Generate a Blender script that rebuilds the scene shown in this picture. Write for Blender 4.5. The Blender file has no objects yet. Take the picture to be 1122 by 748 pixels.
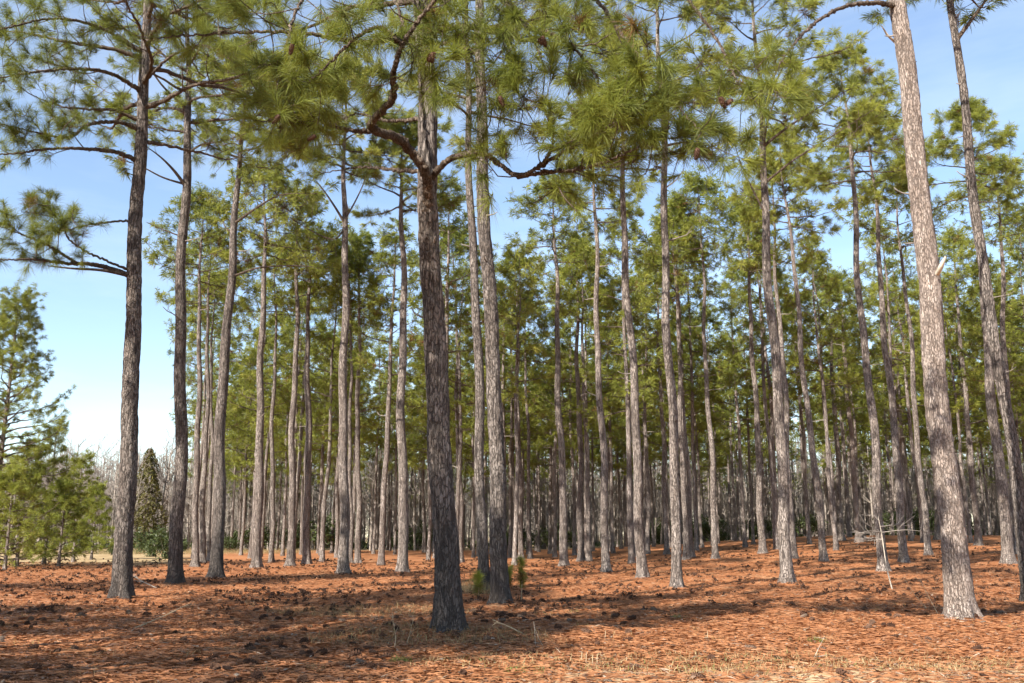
import bpy, math
import numpy as np
from mathutils import Vector

S = bpy.context.scene
COL = S.collection
PI = math.pi

# ------------------------------------------------------------------ camera
FPX, CX, CY = 1027.0, 561.0, 374.0          # focal length and centre in photo pixels
PITCH = math.radians(11.77)
EYE = np.array([0.0, 0.0, 1.6])
cam = bpy.data.cameras.new("camera")
cam.sensor_width = 36
cam.lens = FPX / 1122 * 36
cam.clip_end = 5000
cam_ob = bpy.data.objects.new("camera", cam)
COL.objects.link(cam_ob)
cam_ob.location = EYE
cam_ob.rotation_euler = (PI / 2 + PITCH, 0, 0)
S.camera = cam_ob
S.render.resolution_x, S.render.resolution_y = 1024, 683


def ray(px, py):
    a, b = (px - CX) / FPX, (CY - py) / FPX
    c, s = math.cos(PITCH), math.sin(PITCH)
    return np.array([a, c - b * s, s + b * c])


def P(px, py, Y):
    d = ray(px, py)
    return EYE + d * (Y / d[1])


def sst(t):
    t = np.clip(t, 0, 1)
    return t * t * (3 - 2 * t)


MOUNDS = []


def terrain(x, y):
    x = np.asarray(x, float)
    y = np.asarray(y, float)
    r = x / np.maximum(y, 5.0)
    z = 1.75 * sst((y - 22) / 75) * sst((r + 0.02) / 0.40)
    z = z + 0.035 * np.sin(x * 0.55 + 1.3) * np.sin(y * 0.47 + x * 0.13) + 0.02 * np.sin(x * 1.7 + y * 1.1) \
        + 0.12 * np.exp(-(((x + 1.9) / 1.6) ** 2 + ((y - 17.5) / 1.3) ** 2))
    for (mx_, my_, mr_, mh_) in MOUNDS:
        z = z + mh_ * np.exp(-((x - mx_) ** 2 + (y - my_) ** 2) / mr_ ** 2)
    return z - 0.02


def ground_hit(px, py):
    d = ray(px, py)
    t = 4.0
    for _ in range(6000):
        p = EYE + d * t
        if p[2] <= terrain(p[0], p[1]) or t > 160:
            break
        t += 0.03
    return np.array([p[0], p[1], float(terrain(p[0], p[1]))])


# ------------------------------------------------------------------ mesh helpers
def make_mesh(name, V, F=None, T=None, mats=(), midx=None, tint=None, smooth=True, uv=None):
    """F quads (n,4), T triangles (n,3)"""
    V = np.asarray(V, np.float32).reshape(-1, 3)
    F = np.zeros((0, 4), np.int32) if F is None else np.asarray(F, np.int32).reshape(-1, 4)
    T = np.zeros((0, 3), np.int32) if T is None else np.asarray(T, np.int32).reshape(-1, 3)
    me = bpy.data.meshes.new(name)
    me.vertices.add(len(V))
    me.vertices.foreach_set("co", V.ravel())
    nl = F.size + T.size
    me.loops.add(nl)
    me.loops.foreach_set("vertex_index", np.concatenate([F.ravel(), T.ravel()]))
    me.polygons.add(len(F) + len(T))
    st = np.concatenate([np.arange(len(F)) * 4, F.size + np.arange(len(T)) * 3]).astype(np.int32)
    me.polygons.foreach_set("loop_start", st)
    me.polygons.foreach_set("use_smooth", np.full(len(st), smooth, bool))
    for m in mats:
        me.materials.append(m)
    if midx is not None:
        me.polygons.foreach_set("material_index", np.asarray(midx, np.int32))
    if tint is not None:
        a = me.attributes.new("tint", 'FLOAT', 'POINT')
        a.data.foreach_set("value", np.asarray(tint, np.float32))
    me.update(calc_edges=True)
    return me


class MB:
    """collects tubes and blades of one part"""
    def __init__(self):
        self.V, self.F, self.T, self.C = [], [], [], []
        self.n = 0

    def add(self, V, F=None, T=None, tint=0.5):
        V = np.asarray(V, float).reshape(-1, 3)
        self.V.append(V)
        self.C.append(np.broadcast_to(np.asarray(tint, float), (len(V),)))
        if F is not None and len(F):
            self.F.append(np.asarray(F) + self.n)
        if T is not None and len(T):
            self.T.append(np.asarray(T) + self.n)
        self.n += len(V)

    def tube(self, pts, rad, sides=6, tint=0.5, cap=True, rough=None):
        V, F = tube(pts, rad, sides)
        if rough is not None:                   # knobbly bark
            c_ = np.repeat(np.asarray(pts, float), sides, axis=0)
            V = c_ + (V - c_) * (1 + rough.uniform(-.13, .13, len(V)))[:, None]
        self.add(V, F, tint=tint)
        if cap:
            k = len(pts)
            b = self.n - len(V) + (k - 1) * sides
            c0 = self.n
            self.add([np.asarray(pts[-1]) + (np.asarray(pts[-1]) - np.asarray(pts[-2])) * .02], tint=tint)
            self.T.append(np.array([[b + i, b + (i + 1) % sides, c0] for i in range(sides)]))

    def mesh(self, name, mats, smooth=True):
        V = np.concatenate(self.V)
        F = np.concatenate(self.F) if self.F else None
        T = np.concatenate(self.T) if self.T else None
        return make_mesh(name, V, F, T, mats, tint=np.concatenate(self.C), smooth=smooth)


def tube(pts, rad, sides):
    pts = np.asarray(pts, float)
    rad = np.asarray(rad, float)
    k = len(pts)
    tg = np.gradient(pts, axis=0)
    tg /= np.linalg.norm(tg, axis=1)[:, None] + 1e-9
    ref = np.array([0, 0, 1.0]) if abs(tg[:, 2]).mean() < 0.8 else np.array([1.0, 0, 0])
    u = np.cross(tg, ref)
    u /= np.linalg.norm(u, axis=1)[:, None] + 1e-9
    w = np.cross(tg, u)
    th = np.arange(sides) / sides * 2 * PI
    V = pts[:, None] + rad[:, None, None] * (np.cos(th)[None, :, None] * u[:, None] + np.sin(th)[None, :, None] * w[:, None])
    i = np.arange(k - 1)[:, None] * sides
    j = np.arange(sides)[None]
    jn = (j + 1) % sides
    F = np.stack([i + j, i + jn, i + sides + jn, i + sides + j], -1).reshape(-1, 4)
    return V.reshape(-1, 3), F


def unit(v):
    v = np.asarray(v, float)
    return v / (np.linalg.norm(v, axis=-1, keepdims=True) + 1e-9)


def spline(ctrl, n):
    """Catmull-Rom through control points"""
    c = np.asarray(ctrl, float)
    if len(c) < 3:
        t = np.linspace(0, 1, n)[:, None]
        return c[0] * (1 - t) + c[-1] * t
    c = np.vstack([2 * c[0] - c[1], c, 2 * c[-1] - c[-2]])
    m = len(c) - 3
    out = []
    for t in np.linspace(0, m - 1e-6, n):
        i = int(t)
        f = t - i
        p0, p1, p2, p3 = c[i:i + 4]
        out.append(.5 * ((2 * p1) + (-p0 + p2) * f + (2 * p0 - 5 * p1 + 4 * p2 - p3) * f * f + (-p0 + 3 * p1 - 3 * p2 + p3) * f ** 3))
    return np.array(out)


def lattice(rng, th, z, nth, cz):
    """smooth random field periodic in the angle th (0..1)"""
    nz = int(z.max() / cz) + 3
    g = rng.random((nth, nz))
    a = th * nth
    b = z / cz
    ia, ib = np.floor(a).astype(int), np.floor(b).astype(int)
    fa, fb = sst(a - ia), sst(b - ib)
    ia0, ia1 = ia % nth, (ia + 1) % nth
    ib = np.clip(ib, 0, nz - 2)
    return (g[ia0, ib] * (1 - fa) + g[ia1, ib] * fa) * (1 - fb) + (g[ia0, ib + 1] * (1 - fa) + g[ia1, ib + 1] * fa) * fb


# ------------------------------------------------------------------ materials
def material(name):
    m = bpy.data.materials.new(name)
    m.use_nodes = True
    nt = m.node_tree
    b = nt.nodes["Principled BSDF"]
    return m, nt, b


def node(nt, kind, **kw):
    n = nt.nodes.new(kind)
    for k, v in kw.items():
        if k in n.inputs:
            n.inputs[k].default_value = v
        else:
            setattr(n, k, v)
    return n


def ramp(nt, fac, stops):
    r = nt.nodes.new("ShaderNodeValToRGB")
    e = r.color_ramp.elements
    while len(e) < len(stops):
        e.new(0.5)
    for el, (p, c) in zip(e, stops):
        el.position = p
        el.color = (*c, 1) if len(c) == 3 else c
    nt.links.new(fac, r.inputs[0])
    return r.outputs[0]


def mix(nt, fac, a, b, mode='MIX'):
    n = nt.nodes.new("ShaderNodeMix")
    n.data_type = 'RGBA'
    n.blend_type = mode
    for sock, v in ((n.inputs[0], fac), (n.inputs[6], a), (n.inputs[7], b)):
        if isinstance(v, (int, float)):
            sock.default_value = v
        elif isinstance(v, tuple):
            sock.default_value = (*v, 1)
        else:
            nt.links.new(v, sock)
    return n.outputs[2]


def bark_material(name, plate, plate2, furrow, shade_dark=0.0, scale=1.0):
    m, nt, b = material(name)
    L = nt.links.new
    tc = node(nt, "ShaderNodeTexCoord")
    inf = node(nt, "ShaderNodeObjectInfo")
    add = node(nt, "ShaderNodeVectorMath", operation='ADD')
    sc = node(nt, "ShaderNodeVectorMath", operation='MULTIPLY')
    L(tc.outputs['Object'], sc.inputs[0])
    sc.inputs[1].default_value = (20 * scale, 20 * scale, 5.6 * scale)
    L(sc.outputs[0], add.inputs[0])
    mul = node(nt, "ShaderNodeMath", operation='MULTIPLY')
    L(inf.outputs['Random'], mul.inputs[0])
    mul.inputs[1].default_value = 57.0
    L(mul.outputs[0], add.inputs[1])
    nz = node(nt, "ShaderNodeTexNoise", Scale=0.9, Detail=3.0)
    L(add.outputs[0], nz.inputs['Vector'])
    warp = node(nt, "ShaderNodeVectorMath", operation='SCALE')
    warp.inputs['Scale'].default_value = 1.5
    L(nz.outputs['Color'], warp.inputs[0])
    wadd = node(nt, "ShaderNodeVectorMath", operation='ADD')
    L(add.outputs[0], wadd.inputs[0])
    L(warp.outputs[0], wadd.inputs[1])
    ve = node(nt, "ShaderNodeTexVoronoi", feature='DISTANCE_TO_EDGE', Scale=1.0)
    vf = node(nt, "ShaderNodeTexVoronoi", feature='F1', Scale=1.0)
    L(wadd.outputs[0], ve.inputs['Vector'])
    L(wadd.outputs[0], vf.inputs['Vector'])
    plates = mix(nt, ramp(nt, vf.outputs['Color'], [(0.25, (0, 0, 0)), (0.75, (1, 1, 1))]), plate, plate2)
    fine = node(nt, "ShaderNodeTexNoise", Scale=5.0, Detail=5.0, Roughness=.7)
    L(add.outputs[0], fine.inputs['Vector'])
    plates = mix(nt, 0.75, plates, ramp(nt, fine.outputs['Fac'], [(.3, (.55, .52, .5)), (.7, (1.25, 1.22, 1.2))]), 'MULTIPLY')
    big = node(nt, "ShaderNodeTexNoise", Scale=0.16, Detail=3.0)
    L(add.outputs[0], big.inputs['Vector'])
    plates = mix(nt, 0.7, plates, ramp(nt, big.outputs['Fac'], [(.35, (.62, .58, .56)), (.65, (1.2, 1.2, 1.2))]), 'MULTIPLY')
    edge0 = ramp(nt, ve.outputs['Distance'], [(0.0, (.85, .85, .85)), (0.11, (0, 0, 0))])
    st = node(nt, "ShaderNodeVectorMath", operation='MULTIPLY')
    L(add.outputs[0], st.inputs[0])
    st.inputs[1].default_value = (1.5, 1.5, .45)
    fur = node(nt, "ShaderNodeTexNoise", Scale=1.0, Detail=5.0, Roughness=.6, Distortion=.4)
    L(st.outputs[0], fur.inputs['Vector'])
    edge1 = ramp(nt, fur.outputs['Fac'], [(0.38, (1, 1, 1)), (0.47, (0, 0, 0))])
    edge = mix(nt, .85, edge1, edge0, 'LIGHTEN')
    col = mix(nt, edge, plates, furrow)
    if shade_dark:
        # shade painted into the bark colour: dark patches low on the bole
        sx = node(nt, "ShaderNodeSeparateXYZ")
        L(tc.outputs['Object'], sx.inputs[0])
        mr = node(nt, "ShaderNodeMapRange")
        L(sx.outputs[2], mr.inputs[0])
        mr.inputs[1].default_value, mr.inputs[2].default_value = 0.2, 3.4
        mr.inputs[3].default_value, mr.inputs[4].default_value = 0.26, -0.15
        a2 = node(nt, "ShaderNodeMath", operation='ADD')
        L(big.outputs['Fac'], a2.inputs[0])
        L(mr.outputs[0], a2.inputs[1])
        f = ramp(nt, a2.outputs[0], [(0.52, (0, 0, 0)), (0.72, (shade_dark, shade_dark, shade_dark))])
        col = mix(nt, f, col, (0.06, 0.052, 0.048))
    L(col, b.inputs['Base Color'])
    b.inputs['Roughness'].default_value = 0.95
    b.inputs['Specular IOR Level'].default_value = 0.15
    h = node(nt, "ShaderNodeMath", operation='MULTIPLY_ADD')
    hr = ramp(nt, edge, [(0.0, (1, 1, 1)), (0.8, (0, 0, 0))])
    L(fine.outputs['Fac'], h.inputs[0])
    h.inputs[1].default_value = 0.5
    L(hr, h.inputs[2])
    bp = node(nt, "ShaderNodeBump", Strength=1.0, Distance=0.05)
    L(h.outputs[0], bp.inputs['Height'])
    L(bp.outputs[0], b.inputs['Normal'])
    return m


BARK = bark_material("pine_bark", (.30, .258, .23), (.375, .33, .30), (.068, .055, .048), 0.0)
BARK_SHADE = bark_material("shade_darkened_pine_bark", (.21, .182, .163), (.285, .252, .23), (.045, .037, .033), 0.75)  # darker copy of the bark, with the shade on these trunks painted in
BARK_PALE = bark_material("pale_flaky_pine_bark", (.42, .35, .305), (.50, .43, .385), (.16, .125, .105), 0.0, 1.35)
BARK_FAR = bark_material("far_pine_bark", (.29, .25, .225), (.37, .325, .30), (.105, .085, .072), 0.0, 0.7)
LIMB = bark_material("pine_limb_bark", (.22, .17, .13), (.32, .26, .21), (.05, .037, .03), 0.0, 2.0)


def plain(name, c, rough=.9):
    m, nt, b = material(name)
    nz = node(nt, "ShaderNodeTexNoise", Scale=9.0, Detail=4.0)
    tc = node(nt, "ShaderNodeTexCoord")
    nt.links.new(tc.outputs['Object'], nz.inputs['Vector'])
    lo, hi = tuple(v * .6 for v in c), tuple(v * 1.35 for v in c)
    nt.links.new(ramp(nt, nz.outputs['Fac'], [(.3, lo), (.7, hi)]), b.inputs['Base Color'])
    b.inputs['Roughness'].default_value = rough
    b.inputs['Specular IOR Level'].default_value = 0.2
    return m


def leaf_material(name, stops, trans=0.35, spec=0.3, rough=.55):
    """colour from the per-blade tint attribute; a little light passes through"""
    m, nt, b = material(name)
    L = nt.links.new
    at = node(nt, "ShaderNodeAttribute", attribute_name="tint")
    inf = node(nt, "ShaderNodeObjectInfo")
    sh = node(nt, "ShaderNodeMath", operation='MULTIPLY_ADD')
    L(inf.outputs['Random'], sh.inputs[0])
    sh.inputs[1].default_value = 0.16
    L(at.outputs['Fac'], sh.inputs[2])
    sub = node(nt, "ShaderNodeMath", operation='SUBTRACT')
    L(sh.outputs[0], sub.inputs[0])
    sub.inputs[1].default_value = 0.08
    c = ramp(nt, sub.outputs[0], stops)
    L(c, b.inputs['Base Color'])
    b.inputs['Roughness'].default_value = rough
    b.inputs['Specular IOR Level'].default_value = spec
    tr = node(nt, "ShaderNodeBsdfTranslucent")
    L(c, tr.inputs['Color'])
    mx = node(nt, "ShaderNodeMixShader")
    mx.inputs[0].default_value = trans
    out = nt.nodes["Material Output"]
    L(b.outputs[0], mx.inputs[1])
    L(tr.outputs[0], mx.inputs[2])
    L(mx.outputs[0], out.inputs['Surface'])
    return m


# tint 0..0.12 dead rust needles, then dark to yellowish green
PINE_STOPS = [(0.0, (.17, .085, .03)), (0.10, (.18, .11, .035)), (0.16, (.11, .135, .026)), (0.45, (.19, .217, .036)), (0.75, (.27, .285, .045)), (1.0, (.36, .345, .075))]
NEEDLE = leaf_material("pine_needles", PINE_STOPS, 0.42)
YOUNG = leaf_material("young_pine_needles", [(0, (.12, .08, .03)), (.15, (.15, .185, .035)), (.6, (.25, .275, .045)), (1, (.35, .345, .08))], 0.42)
CEDAR = leaf_material("cedar_foliage", [(0, (.08, .06, .025)), (.5, (.11, .105, .028)), (1, (.17, .145, .04))], 0.2)
SHRUBM = leaf_material("evergreen_shrub_leaves", [(0, (.035, .045, .015)), (.5, (.055, .075, .022)), (1, (.10, .12, .035))], 0.25)
STRAW = leaf_material("fallen_needle_straw", [(0, (.13, .055, .027)), (.3, (.26, .105, .045)), (.65, (.37, .172, .080)), (.9, (.50, .32, .19)), (1, (.58, .44, .29))], 0.1, 0.2)
FLAKE = leaf_material("weathered_flakes", [(0, (.06, .035, .025)), (.45, (.15, .085, .055)), (.8, (.20, .14, .10)), (1, (.32, .25, .19))], 0.0, .15, .9)
DRYGRASS = leaf_material("dry_grass_blades", [(0, (.16, .10, .05)), (.5, (.30, .20, .095)), (.85, (.42, .32, .17)), (1, (.17, .20, .06))], 0.25)
GREENGRASS = leaf_material("green_sprig_leaves", [(0, (.10, .13, .03)), (1, (.22, .24, .06))], 0.3)
TWIG_GREY = plain("grey_bare_wood", (.22, .19, .165))
FAR_GREY = plain("far_bare_wood", (.26, .225, .195))
DEAD_PALE = plain("bleached_dead_wood", (.50, .44, .36))
SNAG = plain("weathered_snag_wood", (.36, .315, .26))
def cone_material():
    m, nt, b = material("pine_cone_scales")
    inf = node(nt, "ShaderNodeObjectInfo")
    c = ramp(nt, inf.outputs['Random'], [(0, (.045, .024, .016)), (.5, (.085, .042, .026)), (.85, (.13, .075, .05)), (1, (.17, .13, .10))])
    nt.links.new(c, b.inputs['Base Color'])
    b.inputs['Roughness'].default_value = .85
    b.inputs['Specular IOR Level'].default_value = .2
    return m


CONE = cone_material()
CONE_RED = plain("hanging_cone_scales", (.10, .058, .040))
TAN_STICK = plain("tan_dead_stalk", (.40, .30, .19))


# ------------------------------------------------------------------ bookkeeping
def link(name, me, parent=None, loc=None):
    o = bpy.data.objects.new(name, me)
    COL.objects.link(o)
    if parent is not None:
        o.parent = parent
    if loc is not None:
        o.location = loc
    return o


def tag(o, label=None, cat=None, group=None, kind=None):
    if label: o["label"] = label
    if cat: o["category"] = cat
    if group: o["group"] = group
    if kind: o["kind"] = kind
    return o


def copy_thing(root, loc, rz, scale, label=None, group=None):
    c = root.copy()
    COL.objects.link(c)
    c.location = loc
    c.rotation_euler = (0, 0, rz)
    c.scale = scale
    if label: c["label"] = label
    if group: c["group"] = group
    for ch in list(root.children):
        d = ch.copy()
        COL.objects.link(d)
        d.parent = c
    return c


# ------------------------------------------------------------------ needles
LOD = {0: dict(n=125, w=.0062, L=.40), 1: dict(n=56, w=.0135, L=.40), 2: dict(n=20, w=.034, L=.46), 3: dict(n=10, w=.05, L=.5)}


def needles(rng, Pt, Dv, lod, tints, Ls=1.0):
    """bottle-brush tufts of long needles at points Pt, shoot directions Dv"""
    q = LOD[lod]
    n = q['n']
    Pt = np.asarray(Pt, float)
    Dv = unit(Dv)
    N = len(Pt)
    ref = rng.normal(size=(N, 3))
    U = unit(np.cross(Dv, ref))
    W = np.cross(Dv, U)
    rep = lambda a: np.repeat(a, n, axis=0)
    Pr, Dr, Ur, Wr = rep(Pt), rep(Dv), rep(U), rep(W)
    M = N * n
    ap = np.repeat(np.radians(rng.uniform(52, 118, N)), n)
    ths = rng.uniform(.12, 1.0, M) ** .8 * ap + rng.normal(0, .12, M)
    ph = rng.uniform(0, 2 * PI, M)
    s = rng.uniform(-.16, .06, M)
    size = np.repeat(rng.uniform(.6, 1.15, N), n)
    Lg = q['L'] * Ls * size * rng.uniform(.5, 1.06, M)
    d = np.cos(ths)[:, None] * Dr + np.sin(ths)[:, None] * (np.cos(ph)[:, None] * Ur + np.sin(ph)[:, None] * Wr)
    base = Pr + Dr * s[:, None]
    droop = np.repeat(rng.uniform(.3, 1.5, N), n) * rng.uniform(.08, .3, M) * Lg
    mid = base + d * (Lg * .5)[:, None]
    mid[:, 2] -= droop * .22
    tip = base + d * (Lg * .97)[:, None]
    tip[:, 2] -= droop
    wv = unit(np.cross(d, rng.normal(size=(M, 3)))) * (q['w'] * .5)
    t = np.repeat(tints, n) + rng.normal(0, .05, M)
    if lod == 0:
        V = np.stack([base - wv * .7, base + wv * .7, mid + wv, mid - wv, tip], 1).reshape(-1, 3)
        b = np.arange(M)[:, None] * 5
        T = np.concatenate([b + [0, 1, 2], b + [0, 2, 3], b + [3, 2, 4]])
        k = 5
    else:
        V = np.stack([base, mid + wv, tip, mid - wv], 1).reshape(-1, 3)
        b = np.arange(M)[:, None] * 4
        T = np.concatenate([b + [0, 1, 2], b + [0, 2, 3]])
        k = 4
    return V, T, np.repeat(t, k)


# ------------------------------------------------------------------ pine generator
def limb_path(rng, start, az, L, e0, n=9):
    pts = [np.array(start, float)]
    az0 = az
    ph = rng.uniform(0, 6)
    for i in range(n - 1):
        t = i / (n - 1)
        el = e0 + (-.22 * math.sin(t * PI) + .75 * t * t) + rng.normal(0, .10)
        az = az0 + .28 * math.sin(ph + t * 5) + rng.normal(0, .09)
        st = L / (n - 1)
        pts.append(pts[-1] + st * np.array([math.cos(el) * math.cos(az), math.cos(el) * math.sin(az), math.sin(el)]))
    return np.array(pts)


def dress_limb(rng, path, r0, mb, tufts, lod, nsub=7, start=.28, sub=1.0, extra=2):
    """wood of one limb with its side twigs into mb, tuft positions into tufts"""
    n = len(path)
    L = np.linalg.norm(np.diff(path, axis=0), axis=1).sum()
    sides = {0: 9, 1: 6, 2: 4, 3: 3}[lod]
    rad = r0 * (1 - .82 * np.linspace(0, 1, n) ** .9)
    rad[0] *= 1.25
    if lod == 0:
        fine = spline(path, n * 5)
        fine[1:-1] += rng.normal(0, .011, (len(fine) - 2, 3))
        rf = np.interp(np.linspace(0, 1, n * 5), np.linspace(0, 1, n), rad) * (1 + .10 * np.sin(np.arange(n * 5) * 1.1 + rng.uniform(0, 6)) * rng.random(n * 5))
        mb.tube(fine, rf, 11, rough=rng)
    else:
        mb.tube(path, rad, sides)
    tg = unit(np.gradient(path, axis=0))
    tufts.append((path[-1], tg[-1]))
    sgn = 1 if rng.random() < .5 else -1
    for k in range(nsub):
        t = start + (1 - start) * (k + rng.uniform(.1, .9)) / nsub
        f = t * (n - 1)
        i = min(int(f), n - 2)
        p = path[i] + (path[i + 1] - path[i]) * (f - i)
        d = tg[i]
        side = unit(np.cross(d, [0, 0, 1.0]) + rng.normal(0, .25, 3))
        sgn = -sgn
        a = rng.uniform(.6, 1.25)
        sd = unit(d * math.cos(a) + side * sgn * math.sin(a) + np.array([0, 0, rng.uniform(-.1, .4)]))
        sl = (L * rng.uniform(.13, .30) * (1.15 - .7 * t) + rng.uniform(.2, .5)) * sub
        m1 = p + sd * sl * .5 + rng.normal(0, .05, 3) * sl + np.array([0, 0, -.03 * sl])
        e = p + sd * sl + np.array([0, 0, .14 * sl]) + rng.normal(0, .05, 3) * sl
        sp = spline([p, m1, e], 5)
        rr = max(.007, rad[i] * .42)
        mb.tube(sp, np.linspace(rr, .006 if lod < 2 else .01, 5), 5 if lod == 0 else 3)
        ed = unit(e - m1 + np.array([0, 0, .1]))
        tufts.append((e, ed))
        for _ in range(extra):
            u = rng.uniform(.45, .95)
            q = sp[min(int(u * 4), 3)] * (1 - (u * 4) % 1) + sp[min(int(u * 4) + 1, 4)] * ((u * 4) % 1)
            od = unit(sd + rng.normal(0, .65, 3) + np.array([0, 0, .35]))
            ol = rng.uniform(.16, .5) * (1 if lod < 2 else 1.3)
            q2 = q + od * ol
            if lod < 3:
                mb.tube([q, (q + q2) / 2 + rng.normal(0, .02, 3), q2], [.007, .006, .005] if lod < 2 else [.012, .01, .008], 3)
            tufts.append((q2, od))


class Trunk:
    def __init__(self, rng, H, D, lean, bend=0.0, sway=.05):
        self.H, self.D, self.lean = H, D, np.array([lean[0], lean[1]], float)
        self.bend = bend
        self.sway = sway
        self.ph = rng.uniform(0, 6, 4)

    def axis(self, z):
        z = np.asarray(z, float)
        x = self.lean[0] * z + self.bend * (z / self.H) * (1 - z / self.H) * 4 * .5
        y = self.lean[1] * z
        s = self.sway * sst(z / 3)
        x = x + s * np.sin(z * .55 + self.ph[0]) + s * .5 * np.sin(z * 1.3 + self.ph[1])
        y = y + s * np.sin(z * .5 + self.ph[2])
        return np.stack([x, y, z], -1)

    def r(self, z):
        z = np.asarray(z, float)
        u = np.clip(z / self.H, 0, 1)
        return self.D / 2 * (1 - .38 * u - .55 * u ** 3) + self.D * .17 * np.exp(-z / .5) + self.D * .16 * np.exp(-z / .16)


def trunk_mesh(rng, tk, near, mat, sides=None, name="trunk"):
    H = tk.H
    if near == 0:
        sides = 72
        z = np.concatenate([np.linspace(-.25, 2.5, 90, endpoint=False), np.linspace(2.5, 14, 260, endpoint=False), np.linspace(14, H, 40)])
    elif near == 1:
        sides = 28
        z = np.concatenate([np.linspace(-.2, 2, 24, endpoint=False), np.linspace(2, H, 90)])
    else:
        sides = sides or 9
        z = np.concatenate([[-.2, .1, .4, .9, 1.6], np.linspace(2.6, H, 10)])
    th = np.arange(sides) / sides
    zz = np.clip(z, 0, None)
    ax = tk.axis(zz)
    ax[:, 2] = z
    R = tk.r(zz)[:, None] * np.ones(sides)[None]
    TH, ZZ = np.meshgrid(th, zz)
    if near < 2:
        ph = rng.uniform(0, 6, 2)
        R += tk.D * .12 * np.exp(-ZZ / .26) * (np.sin(TH * 2 * PI * 5 + ph[0]) + .7 * np.sin(TH * 2 * PI * 3 + ph[1]))
        R *= 1 + .05 * (lattice(rng, TH, ZZ, 4, .7) - .5)
    if near == 0:
        nc = max(8, int(2 * PI * tk.D / 2 / .085))
        zs = ZZ + .05 * np.sin(TH * 2 * PI * 7)
        f = lattice(rng, TH + .012 * np.sin(ZZ * 5), zs, nc, .17)
        g = lattice(rng, TH, ZZ, nc * 3, .05)
        R += (.018 * np.clip((f - .3) * 2.2, 0, 1) + .006 * g - .014) * np.clip(R / .2, .3, 1)
    elif near == 1:
        f = lattice(rng, TH, ZZ, 9, .22)
        R += .016 * (f - .5)
    V = ax[:, None] + np.stack([R * np.cos(TH * 2 * PI), R * np.sin(TH * 2 * PI), np.zeros_like(R)], -1)
    k = len(z)
    i = np.arange(k - 1)[:, None] * sides
    j = np.arange(sides)[None]
    jn = (j + 1) % sides
    F = np.stack([i + j, i + jn, i + sides + jn, i + sides + j], -1).reshape(-1, 4)
    Vf = np.vstack([V.reshape(-1, 3), ax[-1] + [0, 0, .05]])
    T = [[(k - 1) * sides + a, (k - 1) * sides + (a + 1) % sides, k * sides] for a in range(sides)]
    return make_mesh(name, Vf, F, T, [mat])


def crown_profile(u, conic):
    if conic:
        return max(0.12, 1 - u) ** .8
    return (.70 + .30 * math.sin(PI * min(u * 1.5, 1))) * (1 - u ** 2.4) + .12


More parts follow.
